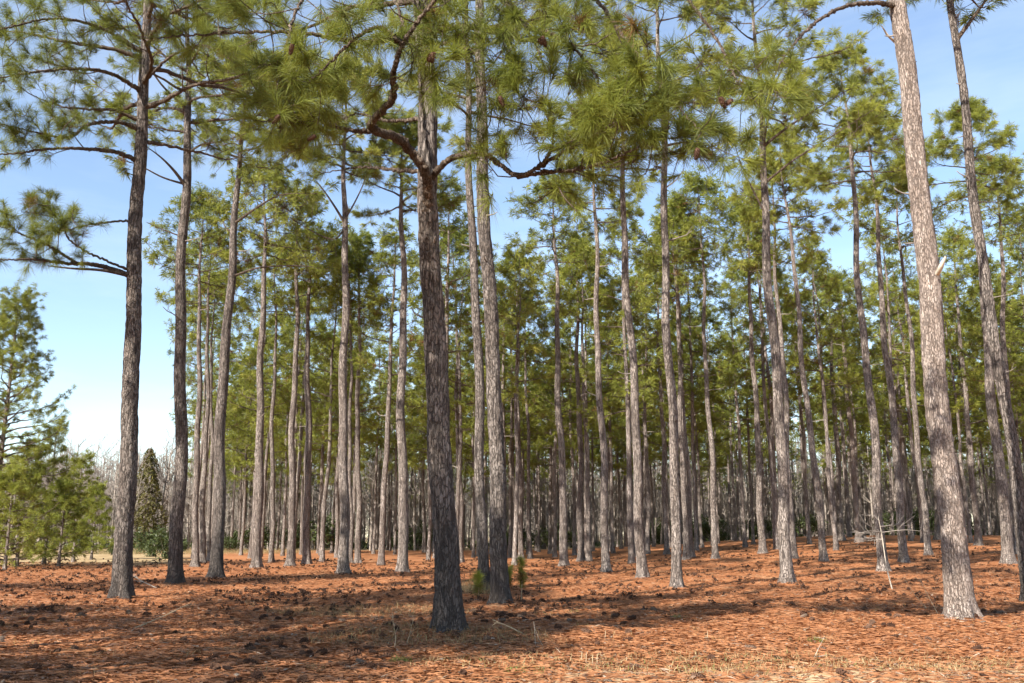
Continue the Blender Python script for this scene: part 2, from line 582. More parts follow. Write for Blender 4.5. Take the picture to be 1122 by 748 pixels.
def build_pine(name, label, cat, loc, H, D, lean, ch, cr, lod, seed, near, mat, nl=22, bend=0, sway=.05, group=None, conic=False,
               custom=(), dead=3, needle=None, skip=None, limb_parts=True, tint0=.5, nsub=7, extra=2, Ls=1.0, fill=(), stubs=(), e_lo=.05):
    rng = np.random.default_rng(seed)
    root = link(name, None, loc=loc)
    tag(root, label, cat, group)
    tk = Trunk(rng, H, D, lean, bend, sway)
    link("trunk", trunk_mesh(rng, tk, near, mat), root)
    tufts = []
    mbs = []
    owner = []
    az = rng.uniform(0, 6)
    for i in range(nl):
        u = (i + rng.uniform(0, .8)) / nl
        z = ch + (H - ch) * (.97 * u ** .92)
        az += 2.399 + rng.normal(0, .35)
        L = cr * crown_profile(u, conic) * rng.uniform(.72, 1.15)
        e0 = e_lo + .65 * u + rng.normal(0, .12) if not conic else .15 + .4 * u
        if skip is not None and skip(z, az, rng):
            continue
        p = limb_path(rng, tk.axis(z), az, L, e0)
        mb = MB()
        dress_limb(rng, p, min(float(tk.r(z)) * .5, .016 + .012 * L), mb, tufts, lod, nsub, .25, 1.0 if not conic else .8, extra)
        owner += [len(mbs)] * (len(tufts) - len(owner))
        mbs.append(mb)
    for (pts, r0, ns, st) in custom:
        mb = MB()
        q_ = np.asarray(pts) - np.asarray(loc)
        ax_ = tk.axis(q_[0, 2])
        if np.linalg.norm(q_[0, :2] - ax_[:2]) < 1.6:
            q_[0] = ax_ + unit(q_[1] - ax_) * float(tk.r(q_[0, 2])) * .5
        p = spline(q_, max(12, 5 * len(pts)))
        if ns >= 0:
            dress_limb(rng, p, r0, mb, tufts, lod, ns, st, .85, 3 if lod == 0 else 2)
        else:
            mb.tube(p, np.linspace(r0, r0 * .3, len(p)), 8)
        owner += [len(mbs)] * (len(tufts) - len(owner))
        mbs.append(mb)
    # more shoots hung on the custom limbs, each on its own twig
    if fill:
        tips = np.array([t[0] for t in tufts])
        for (px, py, rx, ry, Y0, Y1, n) in fill:
            for _ in range(n):
                a, q = rng.uniform(0, 2 * PI), math.sqrt(rng.random())
                t = P(px + rx * q * math.cos(a), py + ry * q * math.sin(a), rng.uniform(Y0, Y1)) - np.asarray(loc)
                dd = np.linalg.norm(tips - t, axis=1)
                j = int(np.argmin(dd))
                s0 = tips[j]
                m_ = (s0 + t) / 2 + rng.normal(0, .06, 3) - [0, 0, .05]
                owner.append(owner[j])
                mb = mbs[owner[j]]
                mb.tube(spline([s0, m_, t], 6), np.linspace(.013, .007, 6), 5)
                tufts.append((t, unit(unit(t - m_) + [0, 0, .35] + rng.normal(0, .25, 3))))
                tips = np.vstack([tips, t])
    # leader tufts
    for _ in range(8):
        z = H - rng.uniform(0, (H - ch) * .15)
        d = unit(rng.normal(0, 1, 3) + [0, 0, 1.2])
        tufts.append((tk.axis(z) + d * .35, d))
    if limb_parts:
        for mb in mbs:
            link("limb", mb.mesh("limb", [LIMB]), root)
    for k in range(dead):
        z = rng.uniform(max(1.8, ch * .45), ch * 1.02)
        a = rng.uniform(0, 2 * PI)
        L = rng.uniform(.12, .4) if rng.random() < .6 or near == 0 else rng.uniform(.5, 1.5)
        mb = MB()
        st = tk.axis(z)
        p = limb_path(rng, st, a, L + float(tk.r(z)), rng.uniform(-.1, .5), 6)
        mb.tube(p, np.linspace(.028, .010, 6) * (1 if near < 2 else 1.2), 6)
        if L > .6:
            for q in (3, 4):
                d = unit(p[q] - p[q - 1] + rng.normal(0, .6, 3))
                mb.tube([p[q], p[q] + d * .2, p[q] + d * .45 + rng.normal(0, .05, 3)], [.011, .008, .004], 4)
        link("dead_branch", mb.mesh("dead_branch", [TWIG_GREY]), root)
    for pts, r in stubs:
        mb = MB()
        mb.tube(np.asarray(pts) - np.asarray(loc), r, 7)
        link("broken_stub", mb.mesh("broken_stub", [DEAD_PALE]), root)
    Pt = np.array([t[0] for t in tufts])
    Dv = np.array([t[1] for t in tufts])
    tt = tint0 + rng.normal(0, .12, len(Pt))
    tt = np.clip(tt, .17, .98)
    tt = np.where(rng.random(len(Pt)) < .02, .05, tt)
    Vn, Tn, cn = needles(rng, Pt, Dv, lod, tt, Ls)
    if limb_parts:
        me = make_mesh("crown", Vn, None, Tn, [needle or NEEDLE], tint=cn, smooth=False)
    else:
        c = MB()
        c.add(Vn, T=Tn, tint=cn)
        nt_ = len(Tn)
        for mb in mbs:
            V = np.concatenate(mb.V)
            c.add(V, F=np.concatenate(mb.F) if mb.F else None, T=np.concatenate(mb.T) if mb.T else None, tint=.5)
        F = np.concatenate(c.F)
        T = np.concatenate(c.T)
        midx = np.concatenate([np.ones(len(F)), np.zeros(nt_), np.ones(len(T) - nt_)])
        me = make_mesh("crown", np.concatenate(c.V), F, T, [needle or NEEDLE, LIMB], midx, np.concatenate(c.C), smooth=False)
    link("crown", me, root)
    return root, tufts


# ------------------------------------------------------------------ ground
def build_ground():
    def axis(lo, hi, fine, far_lo, far_hi, k=60):
        mid = np.arange(lo, hi, fine)
        a = lo - np.geomspace(fine, lo - far_lo, k)[::-1]
        b = hi + np.geomspace(fine, far_hi - hi, k)
        return np.concatenate([a, mid, b])
    xs = axis(-13, 13, .11, -2500, 2500)
    ys = np.concatenate([-np.geomspace(.5, 800, 30)[::-1], np.arange(0, 8.5, .5), np.arange(8.5, 30, .11), np.arange(30, 70, .2), 70 + np.geomspace(.4, 4000, 60)])
    X, Y = np.meshgrid(xs, ys)
    rng = np.random.default_rng(5)
    Z = terrain(X, Y)
    near = np.exp(-np.clip(Y - 16, 0, None) / 60) * (np.abs(X) < 40) * (Y > 4)
    bump = rng.normal(0, 1, X.shape)
    for _ in range(2):
        bump = (bump + np.roll(bump, 1, 0) + np.roll(bump, -1, 0) + np.roll(bump, 1, 1) + np.roll(bump, -1, 1)) / 5
    Z = Z + np.clip(bump, -.6, 1.2) * .018 * near
    nx, ny = len(xs), len(ys)
    i = np.arange(ny - 1)[:, None] * nx
    j = np.arange(nx - 1)[None]
    F = np.stack([i + j, i + j + 1, i + nx + j + 1, i + nx + j], -1).reshape(-1, 4)
    r = X / np.maximum(Y, 1)
    field = sst((Y - 52 + 3 * np.sin(X * .8)) / 8) * sst((-.335 - r) / .03 + .5)
    field = np.maximum(field, sst((Y - 112) / 10))
    m, nt, b = material("needle_litter")
    L = nt.links.new
    tc = node(nt, "ShaderNodeTexCoord")
    obj = tc.outputs['Object']

    def noise(scale, detail=4, rough=.6, vec=None, dist=0):
        n = node(nt, "ShaderNodeTexNoise", Scale=scale, Detail=float(detail), Roughness=rough, Distortion=float(dist))
        L(vec if vec is not None else obj, n.inputs['Vector'])
        return n.outputs['Fac']

    def streak(ang, sx, sy):
        mp = node(nt, "ShaderNodeMapping")
        mp.inputs['Rotation'].default_value = (0, 0, ang)
        mp.inputs['Scale'].default_value = (sx, sy, 1)
        L(obj, mp.inputs['Vector'])
        return noise(1.0, 3, .65, mp.outputs[0], .6)
    s1, s2, s3 = streak(.3, 5, 45), streak(1.5, 5, 45), streak(2.5, 6, 40)
    mx = node(nt, "ShaderNodeMath", operation='MAXIMUM')
    L(s1, mx.inputs[0]); L(s2, mx.inputs[1])
    mx2 = node(nt, "ShaderNodeMath", operation='MAXIMUM')
    L(mx.outputs[0], mx2.inputs[0]); L(s3, mx2.inputs[1])
    base = ramp(nt, mx2.outputs[0], [(.40, (.24, .098, .044)), (.54, (.315, .128, .055)), (.66, (.38, .172, .080)), (.8, (.45, .245, .13))])
    big = noise(.35, 5, .6)
    base = mix(nt, .8, base, ramp(nt, big, [(.3, (.72, .66, .62)), (.5, (1, .98, .95)), (.7, (1.22, 1.25, 1.3))]), 'MULTIPLY')
    mid_n = noise(2.6, 4, .65)
    base = mix(nt, ramp(nt, mid_n, [(.56, (0, 0, 0)), (.74, (.6, .6, .6))]), base, (.15, .065, .035))
    tanm = noise(.9, 4, .6)
    base = mix(nt, ramp(nt, tanm, [(.52, (0, 0, 0)), (.72, (.65, .65, .65))]), base, (.42, .27, .155))
    # sandy edge nearest the camera
    at = node(nt, "ShaderNodeAttribute", attribute_name="edge")
    sandn = noise(1.6, 5, .7)
    am = node(nt, "ShaderNodeMath", operation='MULTIPLY')
    L(at.outputs['Fac'], am.inputs[0])
    L(ramp(nt, sandn, [(.42, (0, 0, 0)), (.6, (1, 1, 1))]), am.inputs[1])
    base = mix(nt, am.outputs[0], base, (.50, .37, .22))
    af = node(nt, "ShaderNodeAttribute", attribute_name="field")
    base = mix(nt, af.outputs['Fac'], base, ramp(nt, noise(.8, 5), [(.35, (.26, .17, .085)), (.65, (.42, .32, .18))]))
    L(base, b.inputs['Base Color'])
    b.inputs['Roughness'].default_value = 1
    b.inputs['Specular IOR Level'].default_value = .1
    hh = node(nt, "ShaderNodeMath", operation='ADD')
    L(mx2.outputs[0], hh.inputs[0]); L(mid_n, hh.inputs[1])
    bp = node(nt, "ShaderNodeBump", Strength=.5, Distance=.03)
    L(hh.outputs[0], bp.inputs['Height'])
    L(bp.outputs[0], b.inputs['Normal'])
    me = make_mesh("ground", np.stack([X, Y, Z], -1), F, None, [m])
    a = me.attributes.new("field", 'FLOAT', 'POINT')
    a.data.foreach_set("value", field.astype(np.float32).ravel())
    edge = sst((12.9 + .09 * X - Y) / 1.4) * sst((X + 2.0) / 3)
    a = me.attributes.new("edge", 'FLOAT', 'POINT')
    a.data.foreach_set("value", edge.astype(np.float32).ravel())
    tag(link("ground", me), kind="structure")



# ------------------------------------------------------------------ the pines one can tell apart
def lean_of(base, xt, yt):
    """sideways slope of a trunk that passes photo point (xt, yt), staying at the base's distance"""
    p = P(xt, yt, base[1])
    h = p[2] - base[2]
    return (p[0] - base[0]) / h, 0.0


def h_at(base, py):
    return P(561, py, base[1])[2] - base[2]


# label, base x, base y, width px, point higher up x, y, first foliage y, crown radius, H, kind
A = [
    ("leftmost of the big trunks, shade-darkened, with long limbs reaching out to its left", 133, 657, 20.5, 157, 80, 165, 4.2, 24, 'shade_dark'),
    ("second big pine from the left edge, mossy at its foot", 192, 641, 15.3, 205, 110, 150, 3.6, 24, 'shade_dark'),
    ("gently curving pine just right of the mossy-footed trunk, with a shade-darkened base", 237, 633, 13.8, 267, 185, 150, 3.4, 23, 'shade_dark'),
    ("thickest rough-barked pine in the middle foreground, forking limbs with hanging cones above", 492, 695, 28.5, 458, 110, 60, 4.5, 23, 'shade_dark'),
    ("stout dark pine right beside a thinner trunk, just right of the thickest middle pine", 549, 663, 19, 531, 200, 60, 4.0, 24, 'shade_dark'),
    ("thinner pine half hidden against the left side of the stout dark pine", 531, 648, 12, 517, 230, 150, 3.2, 24, 'shade_dark'),
    ("straight bare-boled pine standing in the broad shaded patch right of centre", 742, 645, 11.3, 727, 200, 170, 3.2, 24, 'mid'),
    ("sunlit grey pine just left of the one in the broad shaded patch", 704, 633, 10.8, 683, 215, 200, 3.2, 23, 'mid'),
    ("sunlit pale pine with shadow bars on its bole, left of the big pale trunk", 863, 640, 13, 835, 160, 140, 3.6, 23, 'mid'),
    ("big pale flaky-barked pine with broad flared foot and broken stub on sunny needles", 1054, 680, 28, 985, 0, -40, 4.0, 25, 'pale'),
    ("dark leaning pine cut by the right edge of the picture", 1130, 662, 14, 1042, 20, 0, 3.6, 25, 'shade_dark'),
    ("reddish leaning pine just inside the dark pine at the right edge", 1105, 617, 12, 1057, 120, 230, 3.2, 23, 'mid'),
    ("sunlit pine with a splayed light foot between the curved pine and the thickest middle pine", 376, 629, 12.5, 378, 200, 190, 3.4, 24, 'mid'),
    ("pale straight pine with a bright sunlit foot just left of the thickest middle pine", 441, 627, 12.5, 441, 240, 210, 3.2, 23, 'mid'),
    ("dark slim pine behind the small white leaning dead sapling", 968, 626, 11, 935, 220, 210, 3.2, 23, 'mid'),
    ("dark slim pine just right of the one behind the white leaning dead sapling", 991, 616, 9.5, 958, 220, 215, 3.0, 23, 'mid'),
    ("slim pine with a lit foot, third trunk left of the big pale trunk", 1017, 608, 7.5, 986, 250, 240, 2.9, 22, 'mid'),
    ("slim pale pine directly left of the sunlit grey pine right of centre", 664, 627, 9.5, 652, 260, 250, 3.0, 22, 'mid'),
    ("slim dark-topped pine directly left of the slim pale pine right of centre", 618, 620, 9.5, 608, 270, 240, 3.0, 22, 'mid'),
    ("slim pine leaning left, first trunk right of the pale pine with shadow bars", 903, 615, 8.5, 866, 262, 250, 3.0, 22, 'mid'),
    ("thin straight pine, lit at the foot, right of the one in the broad shade", 784, 612, 7, 771, 330, 290, 2.8, 22, 'mid'),
    ("dark thin pine just left of the pale pine with shadow bars", 836, 606, 8, 822, 330, 250, 2.8, 22, 'mid'),
    ("thin pine in the gap just right of the stout dark pine", 571, 613, 6, 566, 330, 290, 2.6, 22, 'mid'),
    ("slim pine near the centre with a thinner trunk close on its right", 637, 615, 8, 633, 370, 330, 2.8, 21, 'mid'),
    ("thinner trunk close on the right of a slim pine near the centre", 646, 615, 6, 640, 420, 330, 2.5, 20, 'mid'),
    ("pale pine with a splayed foot, first of the light trunks right of the curved pine", 281, 622, 11, 288, 330, 270, 3.2, 22, 'mid'),
    ("thin pale pine close right of the first light trunk beyond the curved pine", 297, 617, 6, 301, 370, 300, 2.6, 21, 'mid'),
    ("pale pine in the middle of the light trunks right of the curved pine", 318, 620, 9, 325, 320, 280, 3.0, 22, 'mid'),
    ("palest straight pine, last light trunk before the sunlit splayed-foot pine", 336, 618, 9.5, 338, 340, 290, 3.0, 21, 'mid'),
    ("leftmost grey pine of the trio behind the mossy-footed trunk, moss round its foot", 214, 621, 8, 219, 340, 300, 2.8, 21, 'mid'),
    ("grey pine in the middle of the close trio behind the mossy-footed trunk", 222, 617, 7, 228, 370, 310, 2.6, 21, 'mid'),
    ("thinnest grey pine, rightmost of the close trio behind the mossy-footed trunk", 229, 615, 5.5, 232, 420, 330, 2.4, 20, 'mid'),
    ("thin pine just right of the sunlit splayed-foot pine, left of a slightly thicker one", 384, 617, 5.5, 384, 460, 330, 2.5, 20, 'mid'),
    ("slightly thicker thin pine, second trunk right of the sunlit splayed-foot pine", 392, 617, 7, 393, 340, 320, 2.7, 21, 'mid'),
    ("thin brownish pine seen just past the right side of the thickest middle pine", 505, 616, 6.5, 499, 330, 290, 2.6, 22, 'mid'),
    ("very thin pine with lit foot beyond the rusty seedling by the stout dark pine", 581, 612, 4.8, 577, 430, 340, 2.4, 20, 'mid'),
    ("thin pale pine close behind the right side of the pine in broad shade", 752, 613, 7, 744, 400, 320, 2.6, 21, 'mid'),
    ("dark thin pine, second trunk behind the right side of the pine in broad shade", 758, 611, 6, 748, 430, 330, 2.6, 21, 'mid'),
    ("dark thin pine between the sunlit grey pine and the pine in broad shade", 731, 607, 6, 724, 430, 330, 2.5, 21, 'mid'),
    ("dark slim pine tight against the right side of the pale pine with shadow bars", 870, 612, 8, 856, 380, 300, 2.8, 22, 'mid'),
    ("bright bare-topped pine, pale orange high up, on the rising ground", 941, 594, 7, 928, 420, 360, 2.4, 20, 'pale'),
    ("dark pine on the rising ground, left of the bright bare-topped one", 922, 592, 7, 914, 440, 330, 2.6, 21, 'mid'),
    ("thin lit pine close left of the big pale trunk", 1027, 591, 6, 1021, 430, 330, 2.6, 21, 'mid'),
    ("thin dark-footed pine in the gap just right of the big pale trunk", 1072, 597, 7, 1049, 330, 290, 2.7, 22, 'mid'),
    ("slim pale pine between the reddish leaning pine and the dark one at the edge", 1113, 607, 9, 1099, 330, 250, 2.8, 23, 'mid'),
]
CAT = "pine tree"


def px_path(*pts):
    return [P(*p) for p in pts]


customs = {}
skips = {}
stubs = {}
customs[3] = [
    # left fork
    (px_path((471, 238, 16.4), (466, 190, 15.9), (440, 155, 15.6), (412, 143, 14.6), (408, 133, 14.3), (430, 108, 13.7), (431, 80, 13.2), (442, 48, 12.9), (470, 8, 12.6), (505, -30, 12.4)), .10, 3, .8),
    (px_path((412, 143, 14.6), (385, 143, 14.4), (350, 132, 14.2), (325, 118, 13.8), (305, 100, 13.4)), .045, 7, .3),
    (px_path((442, 48, 12.9), (415, 30, 12.9), (385, 45, 12.9), (355, 75, 12.9), (335, 95, 12.8)), .04, 7, .35),
    # right fork
    (px_path((472, 198, 16.3), (488, 178, 15.9), (505, 170, 15.4), (530, 168, 15), (548, 180, 14.7), (566, 192, 14.4), (588, 184, 14.1), (601, 170, 13.9), (606, 150, 13.7), (600, 128, 13.5), (590, 108, 13.3)), .058, 9, .42),
    (px_path((566, 194, 14.4), (600, 188, 14.2), (640, 184, 13.9), (680, 170, 13.6), (715, 155, 13.3), (745, 150, 13.1)), .038, 9, .25),
    (px_path((590, 183, 14.1), (620, 165, 13.8), (655, 145, 13.4), (690, 125, 13.0), (720, 100, 12.8)), .034, 9, .25),
    # limbs behind
    (px_path((457, 200, 16.9), (430, 186, 17.6), (395, 183, 18.4), (350, 190, 19)), .045, 3, .5),
    (px_path((456, 140, 16.8), (425, 132, 17.4), (390, 125, 17.8), (360, 140, 18.0)), .04, 7, .4),
    (px_path((452, 48, 16.8), (400, 46, 16.4), (330, 36, 16.0), (250, 36, 15.8), (165, 42, 15.6)), .06, 10, .45),
    # limbs from above the frame hanging down towards the clearing
    (px_path((452, 20, 16.6), (510, -25, 15.4), (560, 10, 14.6), (585, 45, 14.0), (597, 75, 13.7)), .05, 10, .35),
    (px_path((452, -20, 16.6), (540, -50, 15.4), (640, -10, 14.4), (690, 50, 13.8), (725, 95, 13.4), (768, 145, 13.0)), .055, 11, .4),
    (px_path((450, -60, 16.6), (560, -110, 15.4), (690, -60, 14.4), (770, 20, 14.6), (806, 85, 14.2), (820, 105, 14.1)), .055, 7, .72),
    (px_path((452, 30, 16.5), (480, 0, 15.2), (500, 20, 14.2), (515, 55, 13.4), (520, 75, 13.2)), .04, 10, .35),
    (px_path((450, 0, 16.5), (430, -20, 15), (440, 20, 13.8), (452, 60, 13.2), (450, 80, 13.0)), .035, 8, .4),
    (px_path((450, -30, 16.5), (380, -60, 15), (330, 0, 14), (312, 60, 13.2), (300, 110, 12.9)), .045, 9, .45),
    (px_path((575, 30, 14.2), (610, 40, 13.8), (645, 70, 13.4), (660, 110, 13.2), (640, 140, 13.1)), .03, 9, .2),
]
customs[0] = [
    (px_path((133, 303, 24), (120, 294, 23.6), (98, 289, 23.2), (70, 288, 22.6), (35, 284, 22), (-15, 285, 21.4)), .085, 7, .4),
    (px_path((85, 289, 22.9), (55, 270, 22.4), (25, 257, 22), (-10, 244, 21.6)), .05, 8, .2),
    (px_path((100, 289, 23.2), (85, 270, 23), (60, 240, 22.8), (30, 232, 22.6)), .04, 9, .25),
    (px_path((134, 303, 24), (112, 296, 23.4), (80, 294, 23), (52, 291, 22.8)), .055, -1, 0),
    (px_path((142, 176, 24), (125, 166, 23.6), (95, 163, 23), (55, 163, 22.4), (15, 168, 22), (-30, 172, 21.6)), .075, 9, .4),
    (px_path((152, 142, 24), (130, 134, 23.6), (98, 136, 23), (75, 150, 22.4), (40, 145, 22), (0, 135, 21.6)), .07, 10, .35),
    (px_path((154, 100, 24), (120, 80, 23), (80, 75, 22), (30, 80, 21.2), (-20, 90, 20.6)), .07, 12, .3),
    (px_path((155, 60, 24), (110, 30, 23), (60, 20, 22), (10, 30, 21), (-30, 40, 20.4)), .06, 12, .3),
    (px_path((140, 240, 24), (105, 245, 23.6), (80, 250, 23.2), (55, 258, 23)), .035, 3, .55),
    (px_path((157, 90, 24), (190, 60, 23.2), (225, 50, 22.6), (260, 70, 22)), .05, 8, .4),
]
customs[1] = [
    (px_path((197, 206, 29), (190, 186, 28.6), (176, 172, 28.3), (160, 160, 28)), .07, 3, .7),
    (px_path((196, 203, 29), (178, 194, 28.6), (150, 180, 28.2), (120, 172, 28)), .045, 4, .6),
    (px_path((205, 168, 29), (222, 158, 28.6), (250, 153, 28.2), (285, 140, 28)), .05, 8, .4),
    (px_path((200, 120, 29), (175, 90, 28.6), (160, 60, 28.2), (165, 20, 28)), .05, 7, .4),
    (px_path((189, 260, 29), (175, 250, 28.8), (160, 243, 28.6)), .03, -1, 0),
]
customs[2] = [
    (px_path((263, 245, 33), (285, 225, 32.4), (310, 213, 32), (350, 212, 31.6)), .06, 6, .5),
    (px_path((258, 303, 33), (285, 293, 32.5), (330, 291, 32), (365, 297, 31.6)), .055, 4, .6),
    (px_path((257, 255, 33), (248, 250, 33.2), (245, 243, 33.3), (252, 239, 33.3)), .04, -1, 0),
]
customs[9] = [
    (px_path((985, 8, 19), (960, 3, 18.6), (930, 6, 18.2), (900, 20, 17.8), (875, 42, 17.4), (858, 65, 17.1), (845, 90, 16.9)), .06, 4, .75),
]
stubs[9] = [(px_path((1027, 300, 18.75), (1031, 292, 18.5), (1036, 281, 18.35)), [.05, .055, .018]),
            (px_path((983, 48, 19.2), (972, 38, 19), (966, 28, 18.9)), [.035, .025, .012])]
customs[10] = [
    (px_path((1048, 45, 21), (1062, 25, 20.8), (1080, 0, 20.6), (1095, -25, 20.4)), .07, 5, .5),
]
customs[8] = [
    (px_path((840, 160, 31), (862, 140, 30.6), (890, 122, 30.2), (935, 95, 30)), .06, 7, .4),
    (px_path((843, 200, 31), (870, 175, 30.6), (910, 150, 30.2), (960, 118, 30)), .05, 6, .5),
    (px_path((836, 165, 31), (842, 130, 30.6), (855, 95, 30.4), (870, 60, 30.2)), .05, 7, .4),
    (px_path((838, 235, 31), (826, 210, 30.8), (812, 180, 30.6), (800, 140, 30.4)), .045, 6, .4),
]
customs[12] = [
    (px_path((378, 245, 40), (366, 225, 39.6), (352, 205, 39.2), (338, 190, 39)), .07, 2, .7),
    (px_path((378, 250, 40), (365, 262, 39.6), (340, 252, 39.2), (318, 238, 39)), .05, -1, 0),
    (px_path((379, 240, 40), (392, 215, 39.6), (402, 190, 39.4), (405, 165, 39.2)), .05, 2, .7),
]
# the left tree carries its foliage to the left and above the frame
fills = {3: [(480, 55, 60, 60, 12.8, 14.5, 15), (560, 60, 60, 65, 12.8, 14.5, 18), (625, 105, 75, 55, 12.8, 14.8, 13), (690, 125, 70, 50, 12.8, 15, 12),
             (680, 180, 75, 30, 13, 15.5, 6), (305, 105, 45, 40, 12.5, 14, 12), (350, 95, 36, 35, 12.8, 14.5, 9), (335, 155, 45, 28, 13.4, 15.5, 7),
             (275, 55, 70, 55, 14, 16, 10), (750, 140, 35, 25, 12.8, 13.6, 7), (812, 96, 28, 16, 13.8, 14.3, 6), (580, 225, 60, 25, 13.5, 16, 5),
             (425, -5, 60, 18, 13, 15, 8), (640, 30, 60, 30, 13, 15.5, 10), (545, 150, 50, 25, 13.2, 15, 8)],
         0: [(60, 245, 55, 28, 21.5, 23.5, 26), (40, 110, 60, 50, 20.5, 24, 34), (100, 70, 60, 60, 21, 25, 34), (40, 30, 60, 40, 20.5, 24, 26)],
         1: [(215, 60, 60, 60, 27, 31, 36), (180, 130, 40, 30, 27.5, 30, 10)],
         2: [(300, 190, 70, 45, 30.5, 34, 30), (340, 240, 40, 40, 31, 33, 12)],
         8: [(900, 130, 55, 45, 29, 32, 30), (830, 60, 70, 50, 29.5, 33, 34)]}
tuft_store = {}
new_mounds = []
for i, (label, xb, yb, w, xt, yt, yc, cr, H, kind) in enumerate(A):
    base = ground_hit(xb, yb)
    dist = math.hypot(base[1], 0)
    Dm = w / FPX * base[1] * (.95 if i < 12 else .88)
    Dm = min(max(Dm, .22), .66)
    lean = lean_of(base, xt, yt)
    ch = min(h_at(base, yc), H - 5)
    near = 0 if dist < 27 else 1
    k_ = base[1] / {0: 24, 1: 29, 2: 33, 3: 16.4, 8: 31, 9: 19, 10: 21, 12: 40}.get(i, base[1])
    cus = [([EYE + (np.asarray(p_) - EYE) * k_ for p_ in c_[0]],) + tuple(c_[1:]) for c_ in customs.get(i, ())]
    fil = [f_[:4] + (f_[4] * k_, f_[5] * k_, f_[6]) for f_ in fills.get(i, ())]
    stb = [([EYE + (np.asarray(p_) - EYE) * k_ for p_ in c_[0]], c_[1]) for c_ in stubs.get(i, ())]
    lod = 0 if dist < 21 else (1 if dist < 48 else 2)
    if i in (0, 1, 4):
        lod = 0 if i != 1 else 1
    mat = {'shade_dark': BARK_SHADE, 'mid': BARK, 'pale': BARK_PALE}[kind]
    if near == 1 and kind == 'shade_dark':
        mat = BARK_SHADE
    nl = 19 if i == 3 else ((24 if xb < 540 else 21) if lod < 2 else 20)
    bend = {2: -.55, 3: .25}.get(i, 0)
    yrng = np.random.default_rng(900 + i)
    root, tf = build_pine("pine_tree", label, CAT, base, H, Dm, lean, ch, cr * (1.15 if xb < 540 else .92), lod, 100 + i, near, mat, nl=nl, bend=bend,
                          custom=cus, dead=4 if dist < 60 else 2, stubs=stb,
                          sway=.05 if dist < 30 else .07, tint0=.34 if i == 0 else yrng.uniform(.42, .72), nsub=8 if (lod == 0 or xb > 540) else 9, extra=2, fill=fil)  # leftmost pine's needles tinted darker, shade put into their colour
    tuft_store[i] = (root, tf, base)
    if dist < 36:
        new_mounds.append((base[0], base[1], Dm * .95, .10))
MOUNDS += new_mounds

build_ground()

# ------------------------------------------------------------------ cones still hanging in the foreground limbs
def cone_mesh(seed, length=.17, width=.105, mat=None, name="pine_cone", open_=1.0):
    rng = np.random.default_rng(seed)
    mb = MB()
    core = np.array([[0, 0, -length * .5], [0, 0, -length * .2], [0, 0, length * .2], [0, 0, length * .5]])
    mb.tube(core, np.array([.25, .33, .27, .08]) * width, 6)
    n = 64
    for k in range(n):
        u = (k + .5) / n
        z = (-.48 + u * .95) * length
        az = k * 2.39996
        rr = width * .5 * (math.sin(PI * min(.12 + u * .88, 1)) ** .7)
        up = .15 + 1.0 * u
        d = np.array([math.cos(az) * math.cos(up), math.sin(az) * math.cos(up), math.sin(up)])
        s = np.array([-math.sin(az), math.cos(az), 0])
        b = np.array([0, 0, z])
        wd = width * .14 * (1.15 - u * .6)
        tip = b + d * rr * open_ * rng.uniform(.9, 1.08)
        m = b + d * rr * .62
        nrm = np.cross(s, d)
        V = [b - s * wd * .4, b + s * wd * .4, m + s * wd, tip + s * wd * .55 + nrm * .004, tip + d * .006 + nrm * .01, tip - s * wd * .55 + nrm * .004, m - s * wd]
        mb.add(V, T=[[0, 1, 2], [0, 2, 6], [6, 2, 3], [6, 3, 5], [5, 3, 4]])
    me = mb.mesh(name, [mat or CONE], smooth=False)
    return me


hang = cone_mesh(3, .17, .12, CONE_RED, "cone")
root3, tufts3, base3 = tuft_store[3]
tp = np.array([t[0] for t in tufts3]) + base3
for (px, py, Y) in [(500, 70, 13.6), (517, 84, 13.4), (546, 92, 13.3), (574, 40, 13.8), (597, 71, 13.5), (452, 74, 13.0), (313, 121, 12.9), (347, 146, 13.2),
                    (768, 152, 13.0), (803, 117, 12.9), (817, 114, 12.8), (330, 75, 13)]:
    q = P(px, py, Y)
    # the frontmost shoot in that direction carries the cone just below its tip
    dv = tp - EYE
    ang = np.linalg.norm(unit(dv) - unit(q - EYE), axis=1)
    ok = np.where(ang < .028)[0]
    j = ok[np.argmin(tp[ok, 1])] if len(ok) else int(np.argmin(ang))
    q = tp[j] + np.array([.05 * math.sin(px * 7.0), -.10, -.13])
    o = link("cone", hang, root3, q - base3)
    r = np.random.default_rng(int(px))
    o.rotation_euler = (r.uniform(1.6, 3.0), r.uniform(-.5, .5), r.uniform(0, 6))
    o.scale = [r.uniform(.8, 1.1)] * 3

# ------------------------------------------------------------------ unlabelled ranks of pines behind, copies of a few individuals
protos = []
for k in range(8):
    rng = np.random.default_rng(400 + k)
    H = rng.uniform(19.5, 22.5)
    r_, _ = build_pine("pine_tree", "x", CAT, (0, 0, 0), H, rng.uniform(.26, .35), (rng.normal(0, .012), rng.normal(0, .012)), H * rng.uniform(.34, .50), rng.uniform(2.6, 3.6),
                       2, 500 + k, 2, BARK_FAR, nl=21, dead=2, limb_parts=False, sway=.07, tint0=rng.uniform(.4, .68), nsub=8, extra=2)
    protos.append(r_)
REG = [("slim pine in the far rows behind the light trunks on the left", "far pines at the left of the grove"),
       ("slim pine in the far rows behind the stout dark pine in the middle", "far pines in the middle of the grove"),
       ("slim pine in the far rows on the rising ground at the right", "far pines on the rising ground")]
rng = np.random.default_rng(77)
placed = [tuple(v[2][:2]) for v in tuft_store.values()]
spots = []
tries = 0
